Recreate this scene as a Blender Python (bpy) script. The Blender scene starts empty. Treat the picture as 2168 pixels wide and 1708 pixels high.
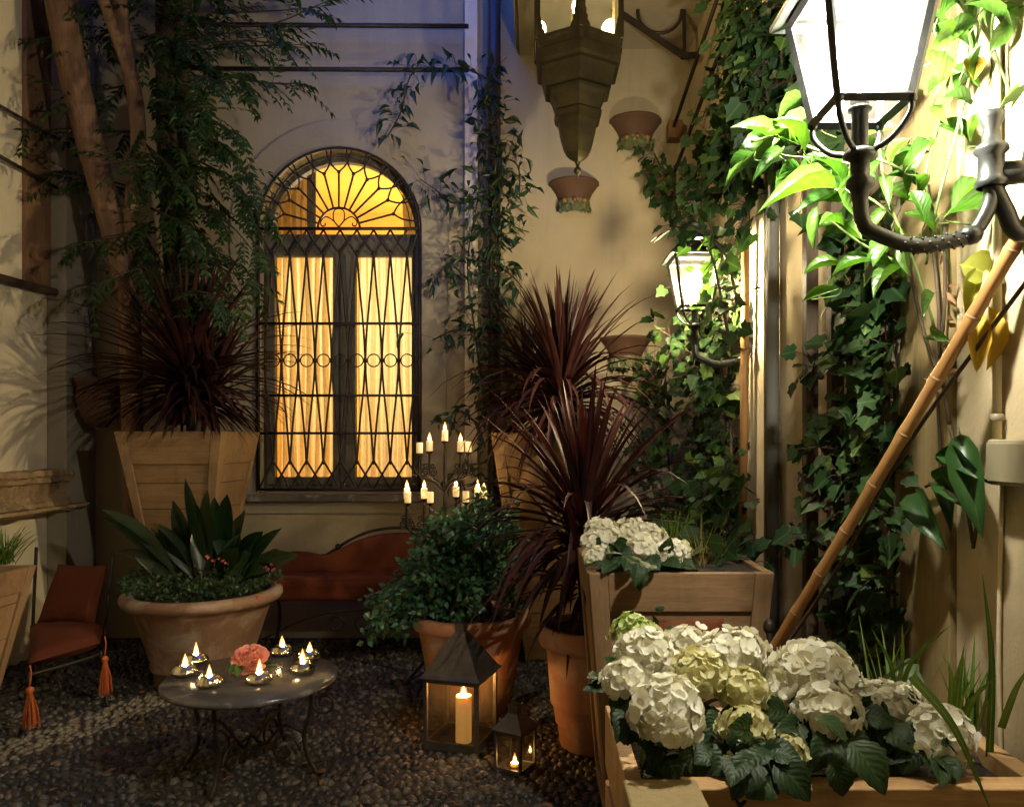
import bpy, bmesh, math, random
import numpy as np
from mathutils import Vector, Matrix

R = math.radians
scene = bpy.context.scene
C = scene.collection
F = 1650.0; VPX = 1130.0; VPY = 930.0; CAMZ = 1.4      # focal length, principal point and eye height, in units of a 2168 x 1708 view
BACK = 5.5; LEFT = -3.22; RIGHT = 1.1                  # courtyard walls (metres)

# ------------------------------------------------------------------ camera
cam = bpy.data.cameras.new('camera')
cam.sensor_width = 36; cam.lens = 36 * F / 2168
cam.shift_x = (1084 - VPX) / 2168; cam.shift_y = (VPY - 854) / 2168
cam.clip_start = 0.05; cam.clip_end = 200
camo = bpy.data.objects.new('camera', cam); C.objects.link(camo)
camo.location = (0, 0, CAMZ); camo.rotation_euler = (R(90), 0, 0)
scene.camera = camo

# ------------------------------------------------------------------ sky and exposure (deep dusk: the sun has set, no sun lamp)
SKY = 60.0
world = bpy.data.worlds.new('World'); scene.world = world; world.use_nodes = True
wn = world.node_tree
sky = wn.nodes.new('ShaderNodeTexSky'); sky.sky_type = 'NISHITA'; sky.sun_disc = False
sky.sun_elevation = R(-3.5); sky.sun_rotation = R(200); sky.ozone_density = 4.0
tint = wn.nodes.new('ShaderNodeMix'); tint.data_type = 'RGBA'; tint.blend_type = 'MULTIPLY'; tint.inputs[0].default_value = 1.0
tint.inputs[7].default_value = (.52, 1.0, 1.2, 1)      # clear blue hour
wn.links.new(sky.outputs['Color'], tint.inputs[6]); wn.links.new(tint.outputs[2], wn.nodes['Background'].inputs['Color'])
wn.nodes['Background'].inputs['Strength'].default_value = SKY
scene.view_settings.view_transform = 'Standard'; scene.view_settings.look = 'None'
scene.view_settings.exposure = 0.0; scene.view_settings.gamma = 1.0
scene.view_settings.use_curve_mapping = False
# lamp powers (W); the lights themselves are made in the lamps' own builders
P_NEAR, P_FAR, P_HANG, P_ROOM, P_LANT = 170.0, 165.0, 46.0, 150.0, 7.0
scene.cycles.use_denoising = True
scene.cycles.max_bounces = 6; scene.cycles.diffuse_bounces = 3; scene.cycles.glossy_bounces = 3
scene.cycles.transmission_bounces = 4; scene.cycles.transparent_max_bounces = 16
scene.cycles.caustics_reflective = False; scene.cycles.caustics_refractive = False
scene.cycles.sample_clamp_indirect = 4.0

rnd = random.Random(7)
def U(a, b): return rnd.uniform(a, b)
def P(u, v, d): return np.array(((u - VPX) / F * d, d, CAMZ - (v - VPY) / F * d))
def PL(l): return [P(*p) for p in l]
def norm(a):
    a = np.asarray(a, float); n = np.linalg.norm(a); return a / n if n > 1e-9 else np.array((0, 0, 1.0))
def rv(s=1.0): return np.array((rnd.gauss(0, s), rnd.gauss(0, s), rnd.gauss(0, s)))

# ------------------------------------------------------------------ materials
def newmat(name):
    m = bpy.data.materials.new(name); m.use_nodes = True
    nt = m.node_tree
    return m, nt, nt.nodes['Principled BSDF']
def N(nt, t, **kw):
    n = nt.nodes.new(t)
    for k, v in kw.items():
        if k in n.inputs: n.inputs[k].default_value = v
        else: setattr(n, k, v)
    return n
def rgba(c): return (c[0], c[1], c[2], 1)
def ramp(nt, fac, c1, c2, p1=.35, p2=.65):
    r = nt.nodes.new('ShaderNodeValToRGB')
    r.color_ramp.elements[0].position = p1; r.color_ramp.elements[0].color = rgba(c1)
    r.color_ramp.elements[1].position = p2; r.color_ramp.elements[1].color = rgba(c2)
    nt.links.new(fac, r.inputs['Fac']); return r
def mixc(nt, fac, a, b, mode='MIX'):
    m = nt.nodes.new('ShaderNodeMix'); m.data_type = 'RGBA'; m.blend_type = mode
    for s, v in ((m.inputs[0], fac), (m.inputs[6], a), (m.inputs[7], b)):
        if hasattr(v, 'is_output') or hasattr(v, 'links'): nt.links.new(v, s)
        else: s.default_value = v if isinstance(v, (int, float)) else rgba(v)
    return m.outputs[2]
def bump(nt, bs, h, strength, dist=.01, prev=None):
    b = N(nt, 'ShaderNodeBump', Strength=strength, Distance=dist)
    nt.links.new(h, b.inputs['Height'])
    if prev: nt.links.new(prev, b.inputs['Normal'])
    nt.links.new(b.outputs['Normal'], bs.inputs['Normal']); return b.outputs['Normal']
def coords(nt, scale=(1, 1, 1), kind='Object'):
    t = nt.nodes.new('ShaderNodeTexCoord'); mp = nt.nodes.new('ShaderNodeMapping')
    mp.inputs['Scale'].default_value = scale
    nt.links.new(t.outputs[kind], mp.inputs['Vector']); return mp.outputs['Vector']
def noise(nt, vec, scale, detail=4, rough=.55, dist=0):
    n = N(nt, 'ShaderNodeTexNoise', Scale=scale, Detail=detail, Roughness=rough, Distortion=dist)
    nt.links.new(vec, n.inputs['Vector']); return n.outputs['Fac']

def surf(name, c1, c2=None, scale=4, rough=.6, metal=0, bscale=60, bstr=.2, bdist=.005, p=(.35, .65), c3=None, s3=2, p3=(.55, .75), stretch=(1, 1, 1), spec=.5):
    m, nt, bs = newmat(name)
    v = coords(nt, stretch)
    c2 = c2 or tuple(x * .75 for x in c1)
    col = ramp(nt, noise(nt, v, scale, 6, .6), c1, c2, *p).outputs[0]
    if c3:
        f = ramp(nt, noise(nt, v, s3, 8, .65, .4), (0, 0, 0), (1, 1, 1), *p3).outputs[0]
        col = mixc(nt, f, col, c3)
    nt.links.new(col, bs.inputs['Base Color'])
    bs.inputs['Roughness'].default_value = rough; bs.inputs['Metallic'].default_value = metal
    bs.inputs['Specular IOR Level'].default_value = spec
    if bstr: bump(nt, bs, noise(nt, v, bscale, 5, .6), bstr, bdist)
    return m
def plaster(name, c, stain, seed=0):
    m, nt, bs = newmat(name)
    v = coords(nt)
    f1 = noise(nt, v, 1.3, 6, .6, .3); f2 = noise(nt, v, 9, 6, .7)
    vs = coords(nt, (5, 5, .5)); f3 = noise(nt, vs, 1.2, 6, .65)
    col = ramp(nt, f1, c, tuple(x * .84 for x in c), .4, .68).outputs[0]
    col = mixc(nt, ramp(nt, f2, (0, 0, 0), (.35, .35, .35), .5, .8).outputs[0], col, tuple(x * .78 for x in c))
    col = mixc(nt, ramp(nt, f3, (0, 0, 0), (.8, .8, .8), .5, .78).outputs[0], col, stain)
    nt.links.new(col, bs.inputs['Base Color']); bs.inputs['Roughness'].default_value = .88
    bs.inputs['Specular IOR Level'].default_value = .2
    b1 = bump(nt, bs, noise(nt, v, 5, 5, .6), .25, .03)
    bump(nt, bs, noise(nt, v, 90, 4, .7), .25, .004, b1)
    return m
def wood(name, c1, c2, axis='x', scale=3.0, rough=.6, knots=True, bstr=.3):
    m, nt, bs = newmat(name)
    st = {'x': (1, 14, 14), 'y': (14, 1, 14), 'z': (14, 14, 1)}[axis]
    v = coords(nt, st)
    g = noise(nt, v, scale, 8, .62, .9)
    fine = noise(nt, v, scale * 7, 4, .6, .2)
    col = ramp(nt, g, c1, c2, .34, .66).outputs[0]
    col = mixc(nt, ramp(nt, fine, (0, 0, 0), (.55, .55, .55), .45, .75).outputs[0], col, tuple(x * .6 for x in c2))
    big = noise(nt, coords(nt), 2.2, 4, .6)
    col = mixc(nt, ramp(nt, big, (0, 0, 0), (.75, .75, .75), .42, .72).outputs[0], col, tuple(x * .55 for x in c2))
    drip = noise(nt, coords(nt, (7, 7, .8)), 1.6, 6, .7, .3)
    col = mixc(nt, ramp(nt, drip, (0, 0, 0), (.6, .6, .6), .52, .78).outputs[0], col, (c2[0] * .42, c2[1] * .46, c2[2] * .55))
    isl = N(nt, 'ShaderNodeNewGeometry')
    hs = N(nt, 'ShaderNodeHueSaturation')
    mr = N(nt, 'ShaderNodeMapRange'); mr.inputs[3].default_value = .82; mr.inputs[4].default_value = 1.12
    nt.links.new(isl.outputs['Random Per Island'], mr.inputs[0]); nt.links.new(mr.outputs[0], hs.inputs['Value'])
    nt.links.new(col, hs.inputs['Color']); col = hs.outputs['Color']
    if knots:
        vo = N(nt, 'ShaderNodeTexVoronoi', Scale=1.0)
        sk = {'x': (3.2, 7, 7), 'y': (7, 3.2, 7), 'z': (7, 7, 3.2)}[axis]
        nt.links.new(coords(nt, sk), vo.inputs['Vector'])
        k = ramp(nt, vo.outputs['Distance'], (.85, .85, .85), (0, 0, 0), .04, .13).outputs[0]
        col = mixc(nt, k, col, tuple(x * .35 for x in c2))
    nt.links.new(col, bs.inputs['Base Color']); bs.inputs['Roughness'].default_value = rough
    bs.inputs['Specular IOR Level'].default_value = .3
    bump(nt, bs, g, bstr, .006)
    return m
def leafmat(name, c1, c2, rough=.35, trans=.25, veins=0, spec=.5, tcol=None, edge=None):
    m, nt, bs = newmat(name)
    g = N(nt, 'ShaderNodeNewGeometry')
    col = ramp(nt, g.outputs['Random Per Island'], c1, c2, .1, .9).outputs[0]
    nf = noise(nt, coords(nt), 25, 3, .6)
    col = mixc(nt, ramp(nt, nf, (0, 0, 0), (.4, .4, .4), .4, .7).outputs[0], col, tuple(x * .65 for x in c1))
    at = N(nt, 'ShaderNodeAttribute', attribute_name='leaf')
    sep = N(nt, 'ShaderNodeSeparateXYZ'); nt.links.new(at.outputs['Vector'], sep.inputs[0])
    ab = N(nt, 'ShaderNodeMath', operation='ABSOLUTE'); nt.links.new(sep.outputs['Y'], ab.inputs[0])
    if veins:
        mu = N(nt, 'ShaderNodeMath', operation='MULTIPLY_ADD'); nt.links.new(ab.outputs[0], mu.inputs[0])
        mu.inputs[1].default_value = -.38; nt.links.new(sep.outputs['X'], mu.inputs[2])
        mf = N(nt, 'ShaderNodeMath', operation='MULTIPLY'); nt.links.new(mu.outputs[0], mf.inputs[0]); mf.inputs[1].default_value = veins * 6.283
        sn = N(nt, 'ShaderNodeMath', operation='SINE'); nt.links.new(mf.outputs[0], sn.inputs[0])
        vr = ramp(nt, sn.outputs[0], (0, 0, 0), (1, 1, 1), .62, .95).outputs[0]
        col = mixc(nt, mixc(nt, .16, (0, 0, 0), vr), col, tuple(min(1, x * 2.2) for x in c2))
        bump(nt, bs, sn.outputs[0], .16, .003)
    mid = ramp(nt, ab.outputs[0], (.5, .5, .5), (0, 0, 0), .02, .1).outputs[0]
    col = mixc(nt, mid, col, tuple(min(1, x * 1.9) for x in c2))
    nt.links.new(col, bs.inputs['Base Color']); bs.inputs['Roughness'].default_value = rough
    bs.inputs['Specular IOR Level'].default_value = spec
    out = nt.nodes['Material Output']
    tr = N(nt, 'ShaderNodeBsdfTranslucent')
    tc = mixc(nt, 1.0, col, tcol or (1.4, 1.5, .6), 'MULTIPLY'); nt.links.new(tc, tr.inputs['Color'])
    mx = N(nt, 'ShaderNodeMixShader'); mx.inputs[0].default_value = trans
    nt.links.new(bs.outputs[0], mx.inputs[1]); nt.links.new(tr.outputs[0], mx.inputs[2])
    nt.links.new(mx.outputs[0], out.inputs['Surface'])
    return m
def emit(name, col, strength):
    m, nt, bs = newmat(name)
    e = N(nt, 'ShaderNodeEmission', Strength=strength); e.inputs['Color'].default_value = rgba(col)
    nt.links.new(e.outputs[0], nt.nodes['Material Output'].inputs['Surface']); return m
def glass(name, dust=.05, gloss=.06, tint=(1, 1, 1), frost=0.0, dcol=(.9, .9, .85)):
    m, nt, bs = newmat(name)
    t = N(nt, 'ShaderNodeBsdfTransparent'); t.inputs['Color'].default_value = rgba(tint)
    g = N(nt, 'ShaderNodeBsdfGlossy', Roughness=.06)
    d = N(nt, 'ShaderNodeBsdfDiffuse'); d.inputs['Color'].default_value = rgba(dcol)
    tl = N(nt, 'ShaderNodeBsdfTranslucent'); tl.inputs['Color'].default_value = rgba(dcol)
    m1 = N(nt, 'ShaderNodeMixShader'); nt.links.new(d.outputs[0], m1.inputs[1]); nt.links.new(tl.outputs[0], m1.inputs[2]); m1.inputs[0].default_value = .6
    m2 = N(nt, 'ShaderNodeMixShader'); nt.links.new(t.outputs[0], m2.inputs[1]); nt.links.new(m1.outputs[0], m2.inputs[2])
    dn = ramp(nt, noise(nt, coords(nt), 14, 5, .65), (dust * .4,) * 3, (dust * 1.6,) * 3, .3, .75).outputs[0]
    nt.links.new(dn, m2.inputs[0])
    m3 = N(nt, 'ShaderNodeMixShader'); m3.inputs[0].default_value = gloss
    nt.links.new(m2.outputs[0], m3.inputs[1]); nt.links.new(g.outputs[0], m3.inputs[2])
    nt.links.new(m3.outputs[0], nt.nodes['Material Output'].inputs['Surface']); return m
def waxmat(name, col, e):
    m, nt, bs = newmat(name)
    bs.inputs['Base Color'].default_value = rgba(col); bs.inputs['Roughness'].default_value = .45
    bs.inputs['Subsurface Weight'].default_value = .25; bs.inputs['Subsurface Radius'].default_value = (.05, .025, .008)
    bs.inputs['Subsurface Scale'].default_value = .6
    bs.inputs['Emission Color'].default_value = (1, .55, .16, 1); bs.inputs['Emission Strength'].default_value = e  # wax emits by itself, standing in for flame light shining through it
    return m

PLAST = plaster('cream plaster', (.34, .285, .195), (.24, .21, .155))  # base darkened to offset the strong lamp light on the back wall
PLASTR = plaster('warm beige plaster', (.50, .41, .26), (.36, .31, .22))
PLAST2 = plaster('pale plaster', (.76, .65, .45), (.55, .48, .34))  # base lightened in place of lamp light missing on the left wall
PLASTG = plaster('grey plaster band', (.30, .26, .195), (.23, .205, .16))
SLABM = plaster('balcony plaster', (.42, .35, .25), (.3, .26, .2))
YELLOW = plaster('yellow room paint', (.86, .54, .11), (.78, .47, .09))
OAK = wood('planter wood across', (.36, .22, .115), (.26, .15, .072), 'x')
OAKV = wood('planter wood upright', (.38, .235, .125), (.28, .165, .08), 'z')
PINE = wood('raw pine across', (.68, .43, .21), (.54, .31, .13), 'x')
PINEV = wood('raw pine upright', (.42, .32, .16), (.34, .25, .115), 'z', knots=True)
BROWNW = wood('brown painted board', (.30, .165, .085), (.23, .12, .06), 'z', knots=False)
DARKW = wood('dark old timber', (.10, .065, .04), (.055, .035, .02), 'y', knots=False)
DARKWV = wood('dark post timber', (.13, .085, .05), (.07, .045, .027), 'z', knots=False)
WINW = wood('grey window wood', (.16, .14, .115), (.10, .09, .075), 'z', knots=False)
BAMBOO = surf('bamboo cane', (.36, .19, .065), (.27, .13, .042), 6, .42, 0, 40, .15, .003, stretch=(1, 1, .3))
IRON = surf('wrought iron', (.025, .022, .02), (.05, .035, .025), 30, .55, .6, 90, .3, .003)
IRONBLK = surf('black cast iron', (.022, .024, .024), (.04, .042, .04), 20, .35, .5, 70, .25, .003)
TIN = surf('aged tin', (.16, .15, .135), (.09, .08, .07), 9, .5, .75, 60, .25, .004, c3=(.20, .13, .08), s3=6)
BRASS = surf('tarnished brass', (.075, .055, .02), (.035, .026, .011), 8, .45, .7, 50, .25, .004)
SILVER = surf('mirrored mercury glass', (.85, .75, .52), (.95, .9, .78), 30, .1, 1.0, 80, .25, .003)
TERRA = surf('terracotta', (.43, .19, .10), (.35, .145, .07), 3, .8, 0, 70, .3, .004, c3=(.46, .33, .24), s3=5, p3=(.46, .68))
TERRAP = surf('pale limed terracotta', (.26, .15, .09), (.185, .10, .055), 3, .82, 0, 60, .35, .005, c3=(.40, .32, .24), s3=5, p3=(.46, .68))
TERRAD = surf('dark red terracotta', (.085, .04, .02), (.06, .026, .013), 4, .8, 0, 60, .3, .004)
GARLAND = surf('glazed green garland', (.07, .10, .045), (.13, .12, .05), 20, .5, 0, 60, .3)
FRUITY = surf('yellow fruit glaze', (.22, .14, .04), (.18, .10, .03), 8, .4, 0, 60, .1)
FRUITR = surf('orange fruit glaze', (.20, .06, .025), (.16, .045, .02), 8, .4, 0, 60, .1)
STONE = surf('weathered sandstone', (.40, .27, .14), (.24, .155, .08), 6, .9, 0, 16, 1.0, .03, c3=(.12, .08, .05), s3=4, p3=(.55, .7))
MARBLE = surf('grey marble top', (.12, .105, .095), (.06, .054, .05), 5, .2, 0, 40, .06, .002, c3=(.22, .2, .17), s3=7, p3=(.55, .65))
SOIL = surf('potting soil', (.03, .02, .014), (.055, .037, .024), 20, .95, 0, 60, 1.0, .03)
MORTAR = surf('dark paving bed', (.028, .024, .019), (.04, .033, .026), 12, .9, 0, 50, .6, .01)
ORANGE = surf('rust orange cloth', (.12, .03, .010), (.09, .022, .008), 5, .85, 0, 220, .35, .002, spec=.2)
SILK = surf('orange silk thread', (.55, .13, .035), (.42, .09, .02), 60, .5, 0, 200, .5, .003)
BARK = surf('smooth brown bark', (.21, .115, .06), (.12, .065, .035), 9, .8, 0, 20, .8, .02, stretch=(2, 2, .4))
BARKD = surf('dark vine bark', (.07, .045, .028), (.035, .024, .016), 14, .85, 0, 40, .8, .01, stretch=(1, 1, .3))
STEMG = surf('green stem', (.10, .16, .04), (.14, .17, .06), 10, .5, 0, 60, .1)
PLASTIC = surf('cream box plastic', (.30, .26, .17), (.25, .215, .14), 6, .45, 0, 80, .05)
GREYP = surf('grey paint', (.20, .19, .165), (.16, .15, .13), 6, .8, 0, 60, .1)
GREENP = surf('green stripe paint', (.06, .10, .06), (.05, .08, .05), 6, .6, 0, 60, .1)
CREAMP = surf('cream stripe paint', (.50, .48, .30), (.45, .42, .26), 6, .6, 0, 60, .1)
WHITEPAPER = surf('white label', (.75, .75, .72), (.7, .7, .66), 6, .7, 0, 60, .05)
PEBBLE = None
IVYL = leafmat('ivy leaf', (.011, .034, .010), (.036, .070, .020), .55, .15, 0, .22)
IVYY = leafmat('ivy leaf young', (.05, .11, .02), (.11, .17, .04), .4, .3, 0)
JASL = leafmat('narrow climber leaf', (.014, .038, .014), (.034, .062, .02), .4, .2, 0)
BIGL = leafmat('glossy climber leaf', (.025, .085, .01), (.07, .15, .02), .32, .35, 6, .5)
WISL = leafmat('feathery climber leaf', (.013, .038, .010), (.034, .068, .016), .5, .25, 0, .25)
CORD = leafmat('maroon sword leaf', (.014, .005, .006), (.055, .018, .014), .45, .13, 0, .3, (1.6, .9, .7))
ASPI = leafmat('dark broad leaf', (.006, .022, .008), (.022, .045, .013), .36, .12, 0, .5)
SHRUB = leafmat('shrub leaf', (.02, .075, .035), (.05, .13, .05), .45, .2, 0)
COVER = leafmat('small leaf cover', (.012, .045, .012), (.04, .085, .025), .5, .2, 0)
HYDL = leafmat('hydrangea leaf', (.010, .028, .008), (.028, .055, .014), .5, .15, 7, .25)
GRASS = leafmat('grass blade', (.06, .14, .02), (.16, .22, .05), .45, .3, 0)
DRYG = leafmat('dry grass blade', (.28, .2, .07), (.4, .3, .1), .6, .25, 0)
YELL = leafmat('yellowed leaf', (.50, .33, .03), (.60, .40, .05), .45, .35, 0, .5, (1.2, 1.1, .5))
YELG = leafmat('half yellowed leaf', (.22, .25, .03), (.32, .32, .05), .45, .35, 0)
HYDP = leafmat('cream petal', (.88, .85, .66), (.93, .92, .84), .6, .3, 0, .2, (1, .98, .85))
HYDY = leafmat('yellowish petal', (.72, .68, .32), (.80, .77, .52), .6, .3, 0, .2, (1, .98, .8))
HYDG = leafmat('lime petal', (.45, .60, .18), (.66, .74, .36), .6, .3, 0, .2, (1, 1, .8))
PINK = leafmat('pink flower petal', (.62, .12, .16), (.75, .24, .25), .55, .3, 0, .2, (1.1, .9, .9))
ROSE = leafmat('coral rose petal', (.85, .34, .28), (.90, .48, .40), .55, .3, 0, .3, (1.1, .9, .85))
DEADL = leafmat('dried brown leaf', (.16, .07, .03), (.25, .12, .05), .7, .15, 0)
GLASSC = glass('clear lamp glass', .012, .05)
GLASSF = glass('dusty lamp glass', .012, .06, (.93, .95, .82))
GLASSL = glass('smoked lantern glass', .03, .10, (.62, .52, .38), dcol=(.5, .4, .28))
GLASSW = glass('window glass', .004, .06, (.97, .95, .88))
FLAME = emit('candle flame', (1, .66, .27), 190)
FLAMEB = emit('lantern candle flame', (1, .58, .2), 120)
HALO = None
def bulbmat(name, col, k):
    m, nt, bs = newmat(name)
    e = N(nt, 'ShaderNodeEmission', Strength=k); e.inputs['Color'].default_value = rgba(col)
    t = N(nt, 'ShaderNodeBsdfTransparent'); a = N(nt, 'ShaderNodeAddShader')
    nt.links.new(e.outputs[0], a.inputs[0]); nt.links.new(t.outputs[0], a.inputs[1])
    nt.links.new(a.outputs[0], nt.nodes['Material Output'].inputs['Surface']); return m
HALO = bulbmat('outer flame', (1, .42, .08), 1.5)  # glowing shell that imitates the orange halo around each flame
BULBE = bulbmat('lamp bulb glow', (1, .93, .72), 25)
BULBW = bulbmat('warm lamp bulb glow', (1, .86, .5), 25)
WAX = waxmat('ivory candle wax', (.82, .66, .40), .5)
WAXW = waxmat('white candle wax', (.85, .74, .56), .55)

# ------------------------------------------------------------------ mesh builder
WL = {}
class MB:
    def __init__(s): s.v = []; s.f = []; s.a = []; s.n = 0
    def add(s, v, f, a=None):
        v = np.asarray(v, float).reshape(-1, 3); o = s.n
        s.v.append(v); s.n += len(v)
        s.a.append(np.zeros((len(v), 2)) + .5 if a is None else np.asarray(a, float))
        s.f.extend([tuple(i + o for i in q) for q in f]); return s
    def build(s, name, mat, parent=None, smooth=True, origin=None, bevel=0, bseg=2):
        v = np.concatenate(s.v) if s.v else np.zeros((0, 3))
        if parent is not None: o = WL[parent.name]
        elif origin is not None: o = np.array(origin, float)
        else:
            o = np.array(((v[:, 0].min() + v[:, 0].max()) / 2, (v[:, 1].min() + v[:, 1].max()) / 2, v[:, 2].min()))
        me = bpy.data.meshes.new(name)
        me.from_pydata((v - o).tolist(), [], s.f)
        a = np.concatenate(s.a); a3 = np.zeros((len(a), 3), np.float32); a3[:, :2] = a
        at = me.attributes.new('leaf', 'FLOAT_VECTOR', 'POINT'); at.data.foreach_set('vector', a3.ravel())
        me.materials.append(mat)
        me.polygons.foreach_set('use_smooth', [smooth] * len(me.polygons)); me.update()
        ob = bpy.data.objects.new(name, me); C.objects.link(ob)
        if parent is not None: ob.parent = parent
        else: ob.location = o
        WL[ob.name] = np.array(o, float)
        if bevel:
            b = ob.modifiers.new('bevel', 'BEVEL'); b.width = bevel; b.segments = bseg; b.limit_method = 'ANGLE'; b.angle_limit = R(40)
        return ob
def tag(o, label, cat, group=None, kind=None):
    o['label'] = label; o['category'] = cat
    if group: o['group'] = group
    if kind: o['kind'] = kind
    return o
def struct(o): o['kind'] = 'structure'; return o
def thing(name, loc, label, cat, group=None):
    o = bpy.data.objects.new(name, None); C.objects.link(o)
    o.location = [float(x) for x in loc]; o.empty_display_size = .1
    WL[o.name] = np.array(loc, float)
    return tag(o, label, cat, group)
def light(name, parent, loc, power, col, radius):
    l = bpy.data.lights.new(name, 'POINT'); l.energy = power; l.color = col; l.shadow_soft_size = radius
    o = bpy.data.objects.new(name, l); C.objects.link(o); o.parent = parent
    o.location = np.array(loc) - WL[parent.name]; return o

def bx(mb, lo, hi, rot=0, piv=None):
    (x0, y0, z0), (x1, y1, z1) = lo, hi
    v = np.array([(x, y, z) for z in (z0, z1) for y in (y0, y1) for x in (x0, x1)], float)
    if rot:
        p = np.array(piv if piv is not None else ((x0 + x1) / 2, (y0 + y1) / 2, 0.)); c, sn = math.cos(rot), math.sin(rot)
        w = v - p; v = np.stack([w[:, 0] * c - w[:, 1] * sn, w[:, 0] * sn + w[:, 1] * c, w[:, 2]], 1) + p
    mb.add(v, [(0, 2, 3, 1), (4, 5, 7, 6), (0, 1, 5, 4), (1, 3, 7, 5), (3, 2, 6, 7), (2, 0, 4, 6)])
def hexa(mb, b, t):
    """solid between a bottom quad and a top quad (same winding)"""
    mb.add(list(b) + list(t), [(3, 2, 1, 0), (4, 5, 6, 7), (0, 1, 5, 4), (1, 2, 6, 5), (2, 3, 7, 6), (3, 0, 4, 7)])
def crv(pts, n=6):
    p = [np.asarray(q, float) for q in pts]
    if len(p) < 3: return p
    p = [2 * p[0] - p[1]] + p + [2 * p[-1] - p[-2]]; out = []
    for i in range(1, len(p) - 2):
        for k in range(n):
            t = k / n; a, b, c, d = p[i - 1], p[i], p[i + 1], p[i + 2]
            out.append(.5 * (2 * b + (c - a) * t + (2 * a - 5 * b + 4 * c - d) * t * t + (3 * b - a - 3 * c + d) * t ** 3))
    out.append(p[-2]); return out
def tube(mb, pts, r, n=8, caps=True):
    p = [np.asarray(q, float) for q in pts]; k = len(p)
    rr = [r] * k if np.isscalar(r) else [r[min(int(i * len(r) / k), len(r) - 1)] if len(r) != k else r[i] for i in range(k)]
    t = norm(p[1] - p[0]); nn = np.cross(t, (0, 0, 1)) if abs(t[2]) < .9 else np.cross(t, (1, 0, 0)); nn = norm(nn)
    V = []; A = []
    for i in range(k):
        t2 = norm(p[min(i + 1, k - 1)] - p[max(i - 1, 0)])
        nn = norm(nn - t2 * np.dot(nn, t2)); b = np.cross(t2, nn)
        for j in range(n):
            a = 2 * math.pi * j / n; V.append(p[i] + rr[i] * (math.cos(a) * nn + math.sin(a) * b)); A.append((i / k, .5))
    Fc = [(i * n + j, i * n + (j + 1) % n, (i + 1) * n + (j + 1) % n, (i + 1) * n + j) for i in range(k - 1) for j in range(n)]
    if caps: Fc += [tuple(range(n - 1, -1, -1)), tuple((k - 1) * n + j for j in range(n))]
    mb.add(V, Fc, A)
def lerpr(a, b, n): return [a + (b - a) * i / (n - 1) for i in range(n)]
def lathe(mb, c, prof, n=24, a0=0, a1=2 * math.pi, sx=1, sy=1, phase=0, wob=None):
    """prof: list of (radius, z) from bottom to top, around the vertical axis through c"""
    full = abs(a1 - a0 - 2 * math.pi) < 1e-6; m = n if full else n + 1; V = []
    for r, z in prof:
        for j in range(m):
            a = a0 + phase + (a1 - a0) * j / n; q = r * (wob(a, z) if wob else 1)
            V.append((c[0] + sx * q * math.cos(a), c[1] + sy * q * math.sin(a), c[2] + z))
    Fc = []
    for i in range(len(prof) - 1):
        for j in range(n):
            k = (j + 1) % m; Fc.append((i * m + j, i * m + k, (i + 1) * m + k, (i + 1) * m + j))
    mb.add(V, Fc)
def ball(mb, c, r, n=10, m=6, sz=1):
    lathe(mb, c, [(max(r * math.sin(math.pi * i / m), 1e-4), -r * sz * math.cos(math.pi * i / m)) for i in range(m + 1)], n)
def prism(mb, pts, y0, y1):
    """outline in (x, z) extruded from y0 to y1 (pts counter-clockwise seen from -y)"""
    k = len(pts); V = [(x, y0, z) for x, z in pts] + [(x, y1, z) for x, z in pts]
    mb.add(V, [tuple(range(k)), tuple(range(2 * k - 1, k - 1, -1))] + [(i, i + k, (i + 1) % k + k, (i + 1) % k) for i in range(k)])
def holed(mb, outer, inner, y0, y1, back=False):
    """plate with a hole: outlines in (x, z); front face at y0, the hole and rim sides reach y1"""
    bm = bmesh.new(); E = []
    for loop in (outer, inner):
        vs = [bm.verts.new((x, y0, z)) for x, z in loop]
        E += [bm.edges.new((vs[i], vs[(i + 1) % len(vs)])) for i in range(len(vs))]
    bmesh.ops.triangle_fill(bm, use_beauty=True, use_dissolve=False, edges=E)
    bmesh.ops.recalc_face_normals(bm, faces=bm.faces)
    bm.verts.index_update(); bm.verts.ensure_lookup_table()
    vv = [tuple(v.co) for v in bm.verts]; ff = []
    for f in bm.faces:
        idx = [v.index for v in f.verts]
        if f.normal.y > 0: idx.reverse()
        ff.append(tuple(idx))
    bm.free(); mb.add(vv, ff)
    for loop, s in ((outer, 1), (inner, -1)):
        k = len(loop); V = [(x, y0, z) for x, z in loop] + [(x, y1, z) for x, z in loop]
        mb.add(V, [(i, i + k, (i + 1) % k + k, (i + 1) % k) for i in range(k)])
def scroll(mb, c, r, ax, az, turns=1.4, start=0, rad=.005, n=26, n2=6):
    ax = np.asarray(ax, float); az = np.asarray(az, float)
    pts = []
    for i in range(n):
        t = i / (n - 1); a = start + turns * 2 * math.pi * t; q = r * (1 - .8 * t)
        pts.append(np.asarray(c) + q * (math.cos(a) * ax + math.sin(a) * az))
    tube(mb, pts, rad, n2)

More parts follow.
